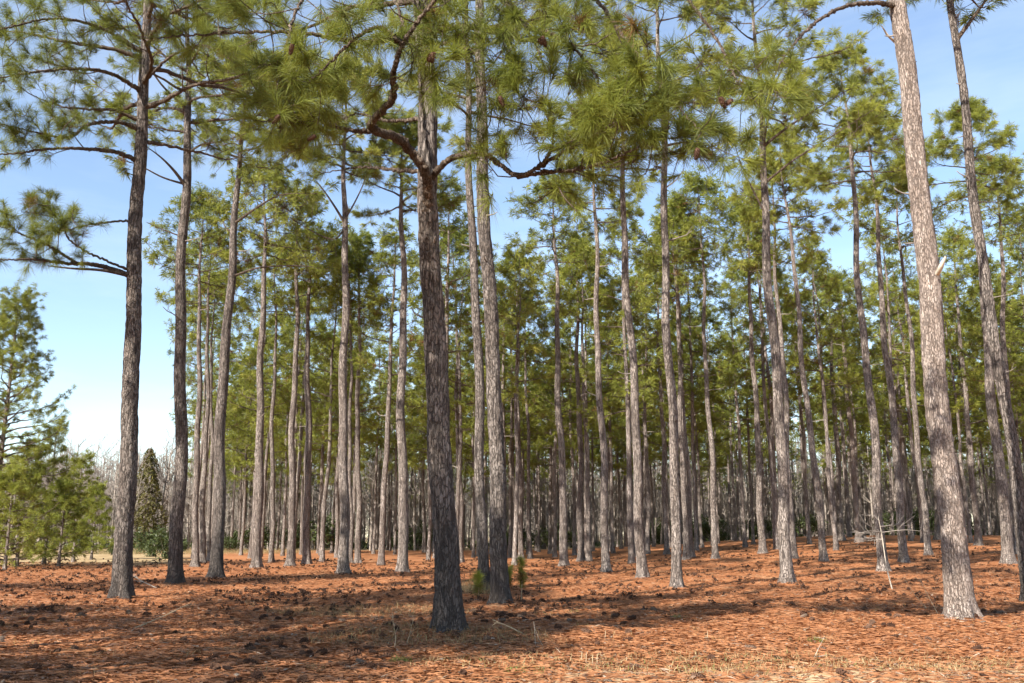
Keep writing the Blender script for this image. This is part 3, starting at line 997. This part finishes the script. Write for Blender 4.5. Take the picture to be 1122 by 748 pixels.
while len(spots) < 245 and tries < 60000:
    tries += 1
    y = 52 + 78 * rng.random() ** .8
    x = y * rng.uniform(-.335, .66)
    r = x / y
    if all((x - a) ** 2 + (y - b) ** 2 > 3.1 ** 2 for a, b in placed):
        placed.append((x, y))
        spots.append((x, y))
used = set()
for x, y in spots:
    k = int(rng.integers(8))
    loc = (x, y, float(terrain(x, y)))
    g = REG[0 if x / y < -.07 else (1 if x / y < .2 else 2)]
    s = rng.uniform(.88, 1.1)
    sc = (s * rng.uniform(.95, 1.1),) * 2 + (s,)
    if k not in used:
        used.add(k)
        o = protos[k]
        o.location, o.rotation_euler, o.scale = loc, (0, 0, rng.uniform(0, 6.28)), sc
        o["label"], o["group"] = g
    else:
        copy_thing(protos[k], loc, rng.uniform(0, 6.28), sc, *g)

# pines beside and behind the photographer whose shade falls on the clearing
for i, (x, y, sc_) in enumerate([(-21.0, -5.8, .8), (-8.7, 8.2, .60), (-12.2, 9.3, .74), (-22.5, 7, 1.05), (-17, 9.5, .8), (-28, 18, 1), (-24, 22, 1)]):
    args = ((x, y, float(terrain(x, y))), i * 1.3, (.35 + .65 * sc_, .35 + .65 * sc_, sc_), "pine outside the picture shading the clearing from the left", "pines shading the clearing")
    if i == 0:
        shade, _ = build_pine("pine_tree", args[3], CAT, args[0], 22, .42, (0, 0), 8.5, 4.0, 2, 990, 2, BARK_FAR, nl=30, dead=3, limb_parts=False, nsub=11, extra=3, group=args[4])
    else:
        copy_thing(shade, *args)

# ------------------------------------------------------------------ young pines, cedar and brush at the left edge of the grove
young_defs = [
    (-12, 622, 15.5, 4.2, "tallest bushy young pine rising at the left edge of the picture"),
    (18, 621, 7.0, 1.9, "dense young pine in front of the tallest one at the left edge"),
    (48, 618, 8.2, 1.8, "pointed young pine with a narrow top in the middle of the left thicket"),
    (80, 616, 6.8, 1.7, "rounded young pine third in the left thicket, right of the narrow-topped one"),
    (100, 613, 5.2, 1.5, "smaller bright green young pine at the right end of the left thicket"),
    (5, 625, 5.0, 1.5, "low young pine at the front foot of the left thicket"),
    (64, 621, 4.5, 1.4, "small yellow-green young pine between the narrow-topped and the rounded one"),
]
for i, (px, py, H, r, lab) in enumerate(young_defs):
    b = ground_hit(px, py)
    build_pine("young_pine", lab, "young pine", b, H, .10 + H * .012, (0, 0), .35, r * 1.25, 1, 700 + i, 2, BARK_FAR, nl=30 if i else 110, dead=0, conic=True, needle=YOUNG,
               nsub=4 if i else 6, extra=1, sway=.02, tint0=.55, group="young pines in the left thicket", Ls=.85)


def leafy(rng, n, fn, size, tint=.5):
    """n leaf-clump faces placed by fn(rng, n)->points"""
    p = fn(rng, n)
    d = unit(rng.normal(size=(n, 3)))
    u = unit(np.cross(d, rng.normal(size=(n, 3))))
    L = size * rng.uniform(.5, 1.2, n)
    w = L * rng.uniform(.25, .5, n)
    V = np.stack([p - d * L[:, None], p + u * w[:, None], p + d * L[:, None], p - u * w[:, None]], 1).reshape(-1, 3)
    b = np.arange(n)[:, None] * 4
    return V, np.concatenate([b + [0, 1, 2], b + [0, 2, 3]]), np.repeat(tint + rng.normal(0, .2, n), 4)


def build_cedar():
    b = ground_hit(156, 604)
    root = link("cedar_tree", None, loc=b)
    tag(root, "dark olive columnar cedar beyond the grove, seen between the two leftmost big pines", "cedar")
    rng = np.random.default_rng(61)
    mb = MB()
    mb.tube([[0, 0, -.1], [0, 0, 3], [0, 0, 9.5]], [.16, .1, .02], 7)
    link("trunk", mb.mesh("trunk", [LIMB]), root)
    H = 11.2

    def fn(rng, n):
        z = rng.random(n) ** 1.15 * H + .5
        th = rng.uniform(0, 2 * PI, n)
        lump = 1 + .38 * np.sin(th * 3 + z * 1.9) + .28 * np.sin(z * 3.1 + th * 5)
        r = 2.1 * np.clip(1 - z / (H + .8), 0, 1) ** .65 * lump * rng.uniform(.55, 1, n) ** .5
        return np.stack([r * np.cos(th), r * np.sin(th), z], -1)
    V, T, c = leafy(rng, 5200, fn, .22)
    link("crown", make_mesh("crown", V, None, T, [CEDAR], tint=c, smooth=False), root)


build_cedar()


def shrub_proto(seed):
    rng = np.random.default_rng(seed)
    root = link("shrub", None)
    tag(root, "x", "shrub")
    mb = MB()
    cl = []
    for _ in range(9):
        d = unit(np.array([rng.normal(), rng.normal(), rng.uniform(1, 2.5)]))
        L = rng.uniform(.9, 2.2)
        e = d * L
        mb.tube(spline([[0, 0, -.05], e * .5 + rng.normal(0, .08, 3), e], 5), np.linspace(.03, .01, 5), 4)
        cl.append(e)
        cl.append(e * .7 + rng.normal(0, .25, 3))
    link("stem", mb.mesh("stem", [TWIG_GREY]), root)
    cl = np.array(cl)

    def fn(rng, n):
        c = cl[rng.integers(len(cl), size=n)]
        p = c + rng.normal(0, .27, (n, 3))
        p[:, 2] = np.abs(p[:, 2])
        return p
    V, T, c = leafy(rng, 1400, fn, .14)
    link("foliage", make_mesh("foliage", V, None, T, [SHRUBM], tint=c, smooth=False), root)
    return root


sp = [shrub_proto(k) for k in range(4)]
rng = np.random.default_rng(9)
used = set()
SG = [("low green shrub in the pale grass field beyond the left edge of the grove", "shrubs in the field at the left"),
      ("dark evergreen shrub in the brush at the far back of the grove", "brush shrubs at the back of the grove")]
pts = []
for _ in range(7):
    y = rng.uniform(72, 100)
    pts.append((y * rng.uniform(-.50, -.33), y, 0, rng.uniform(.5, 1.1)))
for _ in range(26):
    y = rng.uniform(100, 125)
    pts.append((y * rng.uniform(-.30, .62), y, 1, rng.uniform(.6, 1.7)))
for x, y, g, s in pts:
    k = int(rng.integers(4))
    loc = (x, y, float(terrain(x, y)))
    if k not in used:
        used.add(k)
        o = sp[k]
        o.location, o.scale = loc, (s, s, s)
        o["label"], o["group"] = SG[g]
    else:
        copy_thing(sp[k], loc, rng.uniform(0, 6.28), (s * 1.2, s * 1.2, s), *SG[g])


# ------------------------------------------------------------------ leafless trees far behind
def bare_proto(seed):
    rng = np.random.default_rng(seed)
    root = link("bare_tree", None)
    tag(root, "x", "bare tree")
    H = rng.uniform(11, 15)
    tr, br = MB(), MB()
    tp_ = spline([[0, 0, -.2], [rng.normal(0, .15), rng.normal(0, .15), H * .4], [rng.normal(0, .3), rng.normal(0, .3), H * .85]], 9)
    tr.tube(tp_, np.linspace(.16, .035, 9), 6)

    def grow(p, d, L, r, lev):
        m = p + d * L * .5 + rng.normal(0, .06, 3) * L
        e = p + d * L + rng.normal(0, .08, 3) * L + np.array([0, 0, .08 * L])
        br.tube([p, m, e], [r, r * .75, r * .45], 3, cap=False)
        if lev:
            for _ in range(4):
                f = rng.uniform(.3, 1)
                grow(p + (e - p) * f, unit(d + rng.normal(0, .55, 3) + [0, 0, .25]), L * rng.uniform(.4, .65), r * .5, lev - 1)
    for k in range(15):
        f = rng.uniform(.3, 1)
        i = min(int(f * 8), 7)
        a = rng.uniform(0, 6.28)
        grow(tp_[i], unit([math.cos(a), math.sin(a), rng.uniform(.6, 1.8)]), rng.uniform(1.5, 3.4) * (1.2 - .5 * f), .05, 2)
    link("trunk", tr.mesh("trunk", [FAR_GREY]), root)
    link("crown", br.mesh("crown", [FAR_GREY]), root)
    return root


bp = [bare_proto(20 + k) for k in range(6)]
used = set()
BG = [("leafless pale grey tree in the far wood beyond the field at the left", "leafless trees beyond the field"),
      ("leafless grey tree seen between the trunks at the back of the grove", "leafless trees behind the grove")]
pts = []
for _ in range(60):
    y = rng.uniform(104, 135)
    pts.append((y * rng.uniform(-.56, -.31), y, 0))
for _ in range(80):
    y = rng.uniform(108, 140)
    pts.append((y * rng.uniform(-.31, .60), y, 1))
for x, y, g in pts:
    k = int(rng.integers(6))
    s = rng.uniform(.8, 1.15)
    loc = (x, y, float(terrain(x, y)))
    if k not in used:
        used.add(k)
        o = bp[k]
        o.location, o.scale = loc, (s, s, s)
        o["label"], o["group"] = BG[g]
    else:
        copy_thing(bp[k], loc, rng.uniform(0, 6.28), (s, s, s), *BG[g])


def far_wood():
    rng = np.random.default_rng(88)
    mb = MB()
    for _ in range(2400):
        y = rng.uniform(135, 210)
        x = y * rng.uniform(-.75, .75)
        H = rng.uniform(9, 16)
        z0 = float(terrain(x, y))
        lx, ly = rng.normal(0, .5, 2)
        mb.tube([[x, y, z0], [x + lx * .4, y + ly, z0 + H * .5], [x + lx, y + ly, z0 + H]], [.17, .12, .03], 3, cap=False)
        for _ in range(9):
            f = rng.uniform(.3, .95)
            p = np.array([x + lx * f, y + ly * f, z0 + H * f])
            d = unit([rng.normal(), rng.normal(), rng.uniform(.6, 2)])
            L = rng.uniform(1, 3.2)
            q = p + d * L
            mb.tube([p, q], [.05, .015], 3, cap=False)
            for _ in range(3):
                g = p + d * L * rng.uniform(.4, 1)
                e = g + unit(d + rng.normal(0, .6, 3)) * rng.uniform(.6, 1.5)
                mb.tube([g, e], [.03, .012], 3, cap=False)
    n = 160000
    y = rng.uniform(125, 205, n)
    x = y * rng.uniform(-.75, .75, n)
    hh = 12.5 + 2.0 * np.sin(x * .21) + 1.3 * np.sin(x * .67 + y * .1)
    z = terrain(x, y) + hh * rng.beta(1.6, 1.7, n)
    p = np.stack([x, y, z], -1)
    d = unit(np.stack([rng.normal(0, .55, n), rng.normal(0, .55, n), rng.uniform(.3, 1.4, n)], -1))
    Ls = rng.uniform(.7, 2.2, n)
    sd = unit(np.cross(d, rng.normal(size=(n, 3)))) * (.022 + .02 * rng.random(n))[:, None]
    V = np.stack([p - sd, p + sd, p + d * Ls[:, None]], 1).reshape(-1, 3)
    mb.add(V, T=np.arange(3 * n).reshape(-1, 3))
    tag(link("far_wood", mb.mesh("far_wood", [FAR_GREY])), "dense grey leafless wood far behind the grove", "wood", kind="stuff")

    def fn(rng, n):
        y = rng.uniform(128, 190, n)
        x = y * rng.uniform(-.75, .75, n)
        top = 1.5 + 1.5 * np.sin(x * .35) + 1.0 * np.sin(x * .9 + 2)
        return np.stack([x, y, terrain(x, y) + rng.random(n) ** 1.3 * np.clip(top, .6, 4)], -1)
    V, T, c = leafy(rng, 11000, fn, .5)
    tag(link("far_undergrowth", make_mesh("far_undergrowth", V, None, T, [SHRUBM], tint=c, smooth=False)), "dark green undergrowth at the foot of the far wood", "undergrowth", kind="stuff")


far_wood()


def far_rows():
    """the grove goes on beyond the pines one can tell apart"""
    rng = np.random.default_rng(91)
    mb = MB()
    Pc, Dc = [], []
    for _ in range(170):
        y = rng.uniform(118, 156)
        x = y * rng.uniform(-.31, .60)
        z0 = float(terrain(x, y))
        H = rng.uniform(17, 22)
        l = rng.normal(0, .4, 2)
        top = np.array([x + l[0], y + l[1], z0 + H])
        b = np.array([x, y, z0 - .1])
        mb.tube([b, b + (top - b) * .5 + rng.normal(0, .06, 3), top], [.19, .14, .04], 6)
        for k in range(17):
            f = rng.uniform(.30, .98)
            a = rng.uniform(0, 2 * PI)
            L = 2.7 * (1.15 - f) / .7 * rng.uniform(.5, 1.1) + .4
            p0 = b + (top - b) * f
            d = np.array([math.cos(a), math.sin(a), rng.uniform(.0, .6)])
            mb.tube([p0, p0 + d * L], [.05, .015], 3, cap=False)
            for q in (.45, .7, .85, 1.0):
                for _ in range(2):
                    Pc.append(p0 + d * L * q + rng.normal(0, .38, 3))
                    Dc.append(unit(d + rng.normal(0, .6, 3) + [0, 0, .4]))
    Vn, Tn, cn = needles(rng, np.array(Pc), np.array(Dc), 3, np.clip(rng.normal(.55, .13, len(Pc)), .17, .95), 1.15)
    V = np.concatenate(mb.V)
    F, T = np.concatenate(mb.F), np.concatenate(mb.T)
    n0 = len(V)
    me = make_mesh("far_pine_rows", np.vstack([V, Vn]), F, np.concatenate([T, Tn + n0]), [BARK_FAR, NEEDLE],
                   np.concatenate([np.zeros(len(F) + len(T)), np.ones(len(Tn))]), np.concatenate([np.full(n0, .5), cn]), smooth=False)
    tag(link("far_pine_rows", me), "mass of thin pale pine trunks closing the far end of the grove", "pine wood", kind="stuff")


far_rows()


# ------------------------------------------------------------------ litter on the ground
def near_spot(rng, n, y0, y1, p=1.0, margin=.04):
    y = y0 + (y1 - y0) * rng.random(n) ** p
    x = y * rng.uniform(-.56 - margin, .56 + margin, n)
    return x, y


def fallen_needles():
    rng = np.random.default_rng(33)
    n = 200000
    x, y = near_spot(rng, n, 9.6, 62, 2.0)
    a = rng.uniform(0, PI, n)
    L = rng.uniform(.10, .26, n)
    w = .0007 + .00009 * y
    d = np.stack([np.cos(a), np.sin(a), rng.normal(0, .10, n)], -1)
    s = np.stack([-np.sin(a), np.cos(a), np.zeros(n)], -1)
    p = np.stack([x, y, terrain(x, y) + rng.uniform(.012, .045, n)], -1)
    keep = rng.random(n) > .8 * sst((12.9 + .09 * x - y) / 1.2) * sst((x + 1.5) / 3)
    x, y, a, L, w, d, s, p, n = x[keep], y[keep], a[keep], L[keep], w[keep], d[keep], s[keep], p[keep], int(keep.sum())
    cur = rng.normal(0, .12, n) * L
    A_ = p - d * (L / 2)[:, None]
    B_ = p + d * (L / 2)[:, None]
    M = p + s * cur[:, None] + np.array([0, 0, .008])
    V = np.stack([A_, M + s * w[:, None] + [0, 0, .003], B_, M - s * w[:, None]], 1).reshape(-1, 3)
    b = np.arange(n)[:, None] * 4
    T = np.concatenate([b + [0, 1, 2], b + [0, 2, 3]])
    t = np.repeat(np.clip(rng.normal(.46, .10, n), 0, 1), 4)
    tag(link("fallen_needles", make_mesh("fallen_needles", V, None, T, [STRAW], tint=t, smooth=False)), "orange-brown fallen pine needles covering the ground", "pine needles", kind="stuff")


fallen_needles()


def flakes():
    """shed bark flakes, bits of twig and grey weathered needles"""
    rng = np.random.default_rng(35)
    n = 7000
    x, y = near_spot(rng, n, 9.8, 42, 1.6)
    p = np.stack([x, y, terrain(x, y) + rng.uniform(.015, .05, n)], -1)
    a = rng.uniform(0, 2 * PI, n)
    L = rng.uniform(.015, .05, n) * np.where(rng.random(n) < .25, 3.0, 1)
    w = np.where(L > .05, .006, L * rng.uniform(.4, .8, n))
    d = np.stack([np.cos(a), np.sin(a), rng.normal(0, .25, n)], -1) * L[:, None]
    sd = np.stack([-np.sin(a), np.cos(a), rng.normal(0, .25, n)], -1) * w[:, None]
    V = np.stack([p - d, p + sd, p + d * .9, p - sd, p + [0, 0, .012]], 1).reshape(-1, 3)
    b = np.arange(n)[:, None] * 5
    T = np.concatenate([b + [0, 4, 1], b + [1, 4, 2], b + [2, 4, 3], b + [3, 4, 0]])
    t = np.repeat(rng.random(n), 5)
    tag(link("bark_flakes", make_mesh("bark_flakes", V, None, T, [FLAKE], tint=t, smooth=False)), "small grey and brown bark flakes and twig bits scattered on the needles", "bark flakes", kind="stuff")


flakes()

cone_protos = [cone_mesh(k, .16, .10, CONE, "pine_cone", o_) for k, o_ in enumerate((1.0, 1.15, .95, 1.1))]
rng = np.random.default_rng(41)
xs_, ys_ = near_spot(rng, 9000, 10.2, 70, 1.2)
dens = .5 + .5 * np.sin(xs_ * .9 + 1) * np.sin(ys_ * .35 + xs_ * .2)
keep = rng.random(9000) < np.clip(.05 + .8 * dens, 0, 1) * np.clip((ys_ - 9) / 16, .10, 1) * np.where(xs_ > 2 + (ys_ - 16) * .1, np.clip((ys_ - 9) / 26, .12, .6), 1)
xs_, ys_ = xs_[keep], ys_[keep]
order = np.argsort(ys_)
xs_, ys_ = xs_[order], ys_[order]
NC = 290
for k in range(NC):
    o = link("pine_cone", cone_protos[k % 4], None, (xs_[k], ys_[k], float(terrain(xs_[k], ys_[k])) + .045))
    s = rng.uniform(.6, 1.35)
    o.scale = (s, s, s)
    o.rotation_euler = (rng.uniform(1.1, 2.0), rng.uniform(-.3, .3), rng.uniform(0, 6.28))
    tag(o, "dark brown open pine cone lying loose on the orange needle litter", "pine cone", "fallen pine cones on the needle litter")


def far_cones():
    rng = np.random.default_rng(42)
    mb = MB()
    # simpler scaly lumps: three crossed rings of scales
    for x, y in zip(xs_[NC:], ys_[NC:]):
        c = np.array([x, y, float(terrain(x, y)) + .05])
        s = rng.uniform(.8, 1.35) * (1 + max(0, y - 25) * .004)
        a = rng.uniform(0, PI)
        ax = np.array([math.cos(a), math.sin(a), rng.normal(0, .3)])
        k = 15
        t = np.linspace(-1, 1, k)
        for j in range(k):
            u = unit(rng.normal(size=3))
            r = .055 * s * math.sqrt(max(.1, 1 - t[j] ** 2 * .8))
            b = c + ax * t[j] * .075 * s
            tip = b + u * r + ax * .01
            sd = unit(np.cross(u, ax)) * .024 * s
            mb.add([b - sd * .3, tip - sd, tip + ax * .02, tip + sd], T=[[0, 1, 2], [0, 2, 3]])
    tag(link("distant_pine_cones", mb.mesh("distant_pine_cones", [CONE], smooth=False)), "countless dark pine cones strewn on the ground farther back", "pine cones", "fallen pine cones on the needle litter", "stuff")


far_cones()


def grass_patch(name, label, cat, centre_px, rx, ry, n, h, mat, seed, tint=.5, spread=.35, kind="stuff"):
    rng = np.random.default_rng(seed)
    c = ground_hit(*centre_px)
    r = np.sqrt(rng.random(n))
    th = rng.uniform(0, 2 * PI, n)
    x, y = c[0] + rx * r * np.cos(th), c[1] + ry * r * np.sin(th)
    b = np.stack([x, y, terrain(x, y)], -1)
    d = unit(np.stack([rng.normal(0, spread, n), rng.normal(0, spread, n), np.ones(n)], -1))
    L = h * rng.uniform(.4, 1.1, n)
    s = unit(np.cross(d, rng.normal(size=(n, 3)))) * .004
    mid = b + d * (L * .55)[:, None]
    tip = b + d * L[:, None] + np.stack([rng.normal(0, .25, n), rng.normal(0, .25, n), -np.abs(rng.normal(0, .15, n))], -1) * L[:, None]
    V = np.stack([b - s, b + s, mid + s, mid - s, tip], 1).reshape(-1, 3)
    q = np.arange(n)[:, None] * 5
    T = np.concatenate([q + [0, 1, 2], q + [0, 2, 3], q + [3, 2, 4]])
    t = np.repeat(np.clip(tint + rng.normal(0, .22, n), 0, 1), 5)
    tag(link(name, make_mesh(name, V, None, T, [mat], tint=t, smooth=False)), label, cat, kind=kind)


grass_patch("dry_grass", "thin tan dry grass around the foot of the thickest middle pine", "dry grass", (470, 697), 2.0, 1.3, 1500, .17, DRYGRASS, 1, .35)
grass_patch("dry_grass", "tan dry grass on the low mound left of the thickest middle pine", "dry grass", (410, 672), 2.3, 1.6, 1900, .16, DRYGRASS, 2, .3)
grass_patch("dry_grass", "sparse pale dry grass on the sandy edge at the lower right", "dry grass", (800, 728), 4.2, .9, 2400, .12, DRYGRASS, 3, .6)
grass_patch("dry_grass", "yellowish dry grass between the thickest pine and the stout dark pine", "dry grass", (518, 648), 1.0, 1.6, 900, .45, DRYGRASS, 4, .6)
grass_patch("dry_grass", "pale straw-coloured grass strip of the field beyond the left edge of the grove", "field grass", (150, 606), 18, 10, 14000, .6, DRYGRASS, 5, .62)
grass_patch("green_grass", "small green grass tuft on the sunny needles at the lower right", "grass tuft", (893, 704), .14, .14, 70, .12, GREENGRASS, 6, .5, .6, "thing")
grass_patch("green_grass", "small green grass tuft by the shade's edge right of centre", "grass tuft", (742, 678), .12, .14, 60, .13, GREENGRASS, 7, .5, .6, "thing")
grass_patch("green_grass", "yellow-green grass tuft at the bottom, below the thickest pine", "grass tuft", (440, 727), .16, .14, 80, .16, GREENGRASS, 8, .6, .6, "thing")
grass_patch("green_grass", "faint green grass tuft low at the bottom middle", "grass tuft", (575, 737), .3, .2, 90, .10, GREENGRASS, 9, .7, .6, "thing")


def scattered_grass():
    rng = np.random.default_rng(36)
    cx, cy = near_spot(rng, 170, 10.3, 24, 1.2)
    k = rng.integers(6, 30, 170)
    x = np.repeat(cx, k) + rng.normal(0, .10, k.sum())
    y = np.repeat(cy, k) + rng.normal(0, .10, k.sum())
    n = len(x)
    b = np.stack([x, y, terrain(x, y)], -1)
    d = unit(np.stack([rng.normal(0, .6, n), rng.normal(0, .6, n), np.ones(n)], -1))
    L = rng.uniform(.04, .16, n)
    sd = unit(np.cross(d, rng.normal(size=(n, 3)))) * .0035
    V = np.stack([b - sd, b + sd, b + d * L[:, None]], 1).reshape(-1, 3)
    t = np.repeat(np.clip(np.repeat(rng.normal(.55, .25, 170), k) + rng.normal(0, .1, n), 0, 1), 3)
    tag(link("sparse_grass", make_mesh("sparse_grass", V, None, np.arange(3 * n).reshape(-1, 3), [DRYGRASS], tint=t, smooth=False)), "sparse little wisps of pale grass coming up through the needles", "grass", kind="stuff")


scattered_grass()

# ------------------------------------------------------------------ seedlings, sticks and dead saplings
def seedling(px, py, h, label, rust, seed):
    rng = np.random.default_rng(seed)
    b = ground_hit(px, py)
    root = link("pine_seedling", None, loc=b)
    tag(root, label, "seedling")
    mb = MB()
    p = spline([[0, 0, -.03], [.02, 0, h * .5], [.01, .02, h]], 7)
    mb.tube(p, np.linspace(.014, .008, 7), 5)
    link("stem", mb.mesh("stem", [TAN_STICK]), root)
    Pt, Dv, tt = [], [], []
    for f, n in ((.45, 2), (.6, 2), (.8, 2), (1.0, 3)):
        for _ in range(n):
            d = unit(rng.normal(0, .6, 3) + [0, 0, 1.0])
            Pt.append(np.array([.01, .01, h * f]) + d * .06)
            Dv.append(d)
            tt.append(.06 if rng.random() < rust and f < .8 else rng.uniform(.5, .8))
    V, T, c = needles(rng, Pt, Dv, 0, np.array(tt), .75)
    link("needle_tuft", make_mesh("needle_tuft", V, None, T, [NEEDLE], tint=c, smooth=False), root)


seedling(571, 661, 1.0, "waist-high pine seedling with rusty lower needles, right of the stout dark pine", .8, 1)
seedling(557, 650, .6, "short yellowish pine seedling tight against the right side of the stout dark pine", .3, 2)
seedling(524, 655, .55, "low rusty pine seedling at the foot of the half-hidden thinner pine", .9, 3)


def sapling_dead():
    rng = np.random.default_rng(12)
    b = ground_hit(978, 646)
    root = link("dead_sapling", None, loc=b)
    tag(root, "thin white leaning dead sapling with bare grey twigs, in front of a dark slim pine", "dead sapling")
    Y = b[1]
    pts = np.array(px_path((978, 647, Y), (973, 628, Y + .1), (970, 612, Y + .2), (966, 585, Y + .3), (962, 565, Y + .3))) - b
    p = spline(pts, 14)
    mb = MB()
    mb.tube(p, np.linspace(.023, .009, 14), 7)
    link("trunk", mb.mesh("trunk", [SNAG]), root)
    for k in range(8):
        i = int(rng.integers(6, 13))
        mb = MB()
        d = unit([rng.choice([-1, -1, 1]) * rng.uniform(.5, 1), rng.normal(0, .4), rng.uniform(.0, .8)])
        L = rng.uniform(.5, 1.6)
        q = spline([p[i], p[i] + d * L * .5 + rng.normal(0, .06, 3), p[i] + d * L + [0, 0, -.1 * L]], 7)
        mb.tube(q, np.linspace(.014, .005, 7), 4)
        for _ in range(5):
            j = int(rng.integers(2, 6))
            e = q[j] + unit(d + rng.normal(0, .7, 3)) * rng.uniform(.2, .5)
            mb.tube([q[j], e], [.007, .004], 3)
        link("branch", mb.mesh("branch", [TWIG_GREY]), root)


sapling_dead()


def stick(px, py, L, az, el, r, label, seed, mat=TAN_STICK, fork=2):
    rng = np.random.default_rng(seed)
    b = ground_hit(px, py)
    d = np.array([math.cos(az) * math.cos(el), math.sin(az) * math.cos(el), math.sin(el)])
    q = spline([[0, 0, .02], d * L * .5 + rng.normal(0, .03, 3), d * L + [0, 0, .02]], 8)
    mb = MB()
    mb.tube(q, np.linspace(r, r * .4, 8), 6)
    for _ in range(fork):
        j = int(rng.integers(3, 7))
        e = q[j] + unit(d + rng.normal(0, .6, 3) + [0, 0, .3]) * L * rng.uniform(.15, .35)
        mb.tube([q[j], (q[j] + e) / 2 + rng.normal(0, .01, 3), e], [r * .5, r * .4, r * .2], 4)
    tag(link("fallen_stick", mb.mesh("fallen_stick", [mat]), None, b), label, "stick")


stick(146, 690, 1.1, .8, .35, .013, "pale broken stick propped up in front of the leftmost big pine", 1, TAN_STICK)
stick(172, 645, 1.6, 2.6, .3, .018, "thin grey fallen branch leaning beside the leftmost big pine", 2, TWIG_GREY, 5)
stick(575, 697, .7, 2.5, .3, .016, "tan stick poking up from the shade right of the thickest pine", 3, TAN_STICK, 2)
stick(1028, 674, .9, 1.9, 1.0, .008, "thin bent twig standing left of the big pale trunk's foot", 4, TAN_STICK, 1)
stick(1016, 668, .8, 2.2, .9, .008, "very thin slanting twig farther left of the big pale trunk's foot", 5, TAN_STICK, 1)
stick(432, 712, .55, 1.9, 1.1, .006, "pale branching weed stalk left of the thickest pine's foot", 6, TAN_STICK, 6)
stick(445, 708, .42, .9, 1.2, .005, "shorter pale weed stalk close to the thickest pine's foot", 7, TAN_STICK, 5)
stick(820, 724, 1.1, .15, .03, .007, "pale twig lying flat on the sandy edge at the lower right", 8, DEAD_PALE, 2)
stick(650, 712, 1.0, 2.9, .04, .006, "thin pale twig lying flat on sunny needles right of the thickest pine", 9, DEAD_PALE, 2)
for k, (px, py) in enumerate([(637, 727), (642, 728), (649, 731), (654, 730), (663, 702), (775, 702)]):
    b = ground_hit(px, py)
    mb = MB()
    mb.tube([[0, 0, -.02], [.005, 0, .07], [.01, .005, .15]], [.006, .0055, .004], 5)
    o = tag(link("cut_stem", mb.mesh("cut_stem", [TAN_STICK]), None, b), "short pale cut stem standing upright in the sunny needles right of the thickest pine", "cut stem", "short pale cut stems")

# ------------------------------------------------------------------ light
EL = math.radians(34)
SD = unit([-.68, -.735, 0])
sun_dir = np.array([SD[0] * math.cos(EL), SD[1] * math.cos(EL), math.sin(EL)])
sun = bpy.data.lights.new("sun", 'SUN')
sun.energy = 5.0
sun.angle = math.radians(.5)
sun.color = (1, .93, .82)
so = bpy.data.objects.new("sun", sun)
COL.objects.link(so)
so.rotation_euler = Vector(-sun_dir).to_track_quat('-Z', 'Y').to_euler()
so.location = (-20, -20, 40)

w = bpy.data.worlds.new("World")
S.world = w
w.use_nodes = True
nt = w.node_tree
bg = nt.nodes['Background']
sk = nt.nodes.new("ShaderNodeTexSky")
sk.sky_type = 'NISHITA'
sk.sun_disc = False
sk.sun_elevation = EL
sk.sun_rotation = math.atan2(SD[0], SD[1])
sk.air_density = 1.0
sk.dust_density = .25
sk.ozone_density = 1.3
tc = nt.nodes.new("ShaderNodeTexCoord")
mp = nt.nodes.new("ShaderNodeMapping")
mp.inputs['Scale'].default_value = (1.3, 1.3, 6)
nt.links.new(tc.outputs['Generated'], mp.inputs['Vector'])
nz = node(nt, "ShaderNodeTexNoise", Scale=1.6, Detail=6.0, Roughness=.6)
nt.links.new(mp.outputs[0], nz.inputs['Vector'])
cl = ramp(nt, nz.outputs['Fac'], [(.44, (.03, .03, .03)), (.78, (.24, .24, .24))])
skc = mix(nt, cl, sk.outputs[0], (6.0, 6.3, 6.6))
nt.links.new(skc, bg.inputs['Color'])
bg.inputs['Strength'].default_value = .10

S.view_settings.view_transform = 'Standard'
S.view_settings.look = 'None'
S.view_settings.gamma = 1
S.view_settings.use_curve_mapping = False
S.view_settings.exposure = 1.38
S.render.engine = 'CYCLES'
c = S.cycles
c.max_bounces = 5
c.diffuse_bounces = 3
c.glossy_bounces = 2
c.transmission_bounces = 3
c.transparent_max_bounces = 4
c.use_adaptive_sampling = True
c.adaptive_threshold = .02
c.use_denoising = True
c.caustics_reflective = False
c.caustics_refractive = False
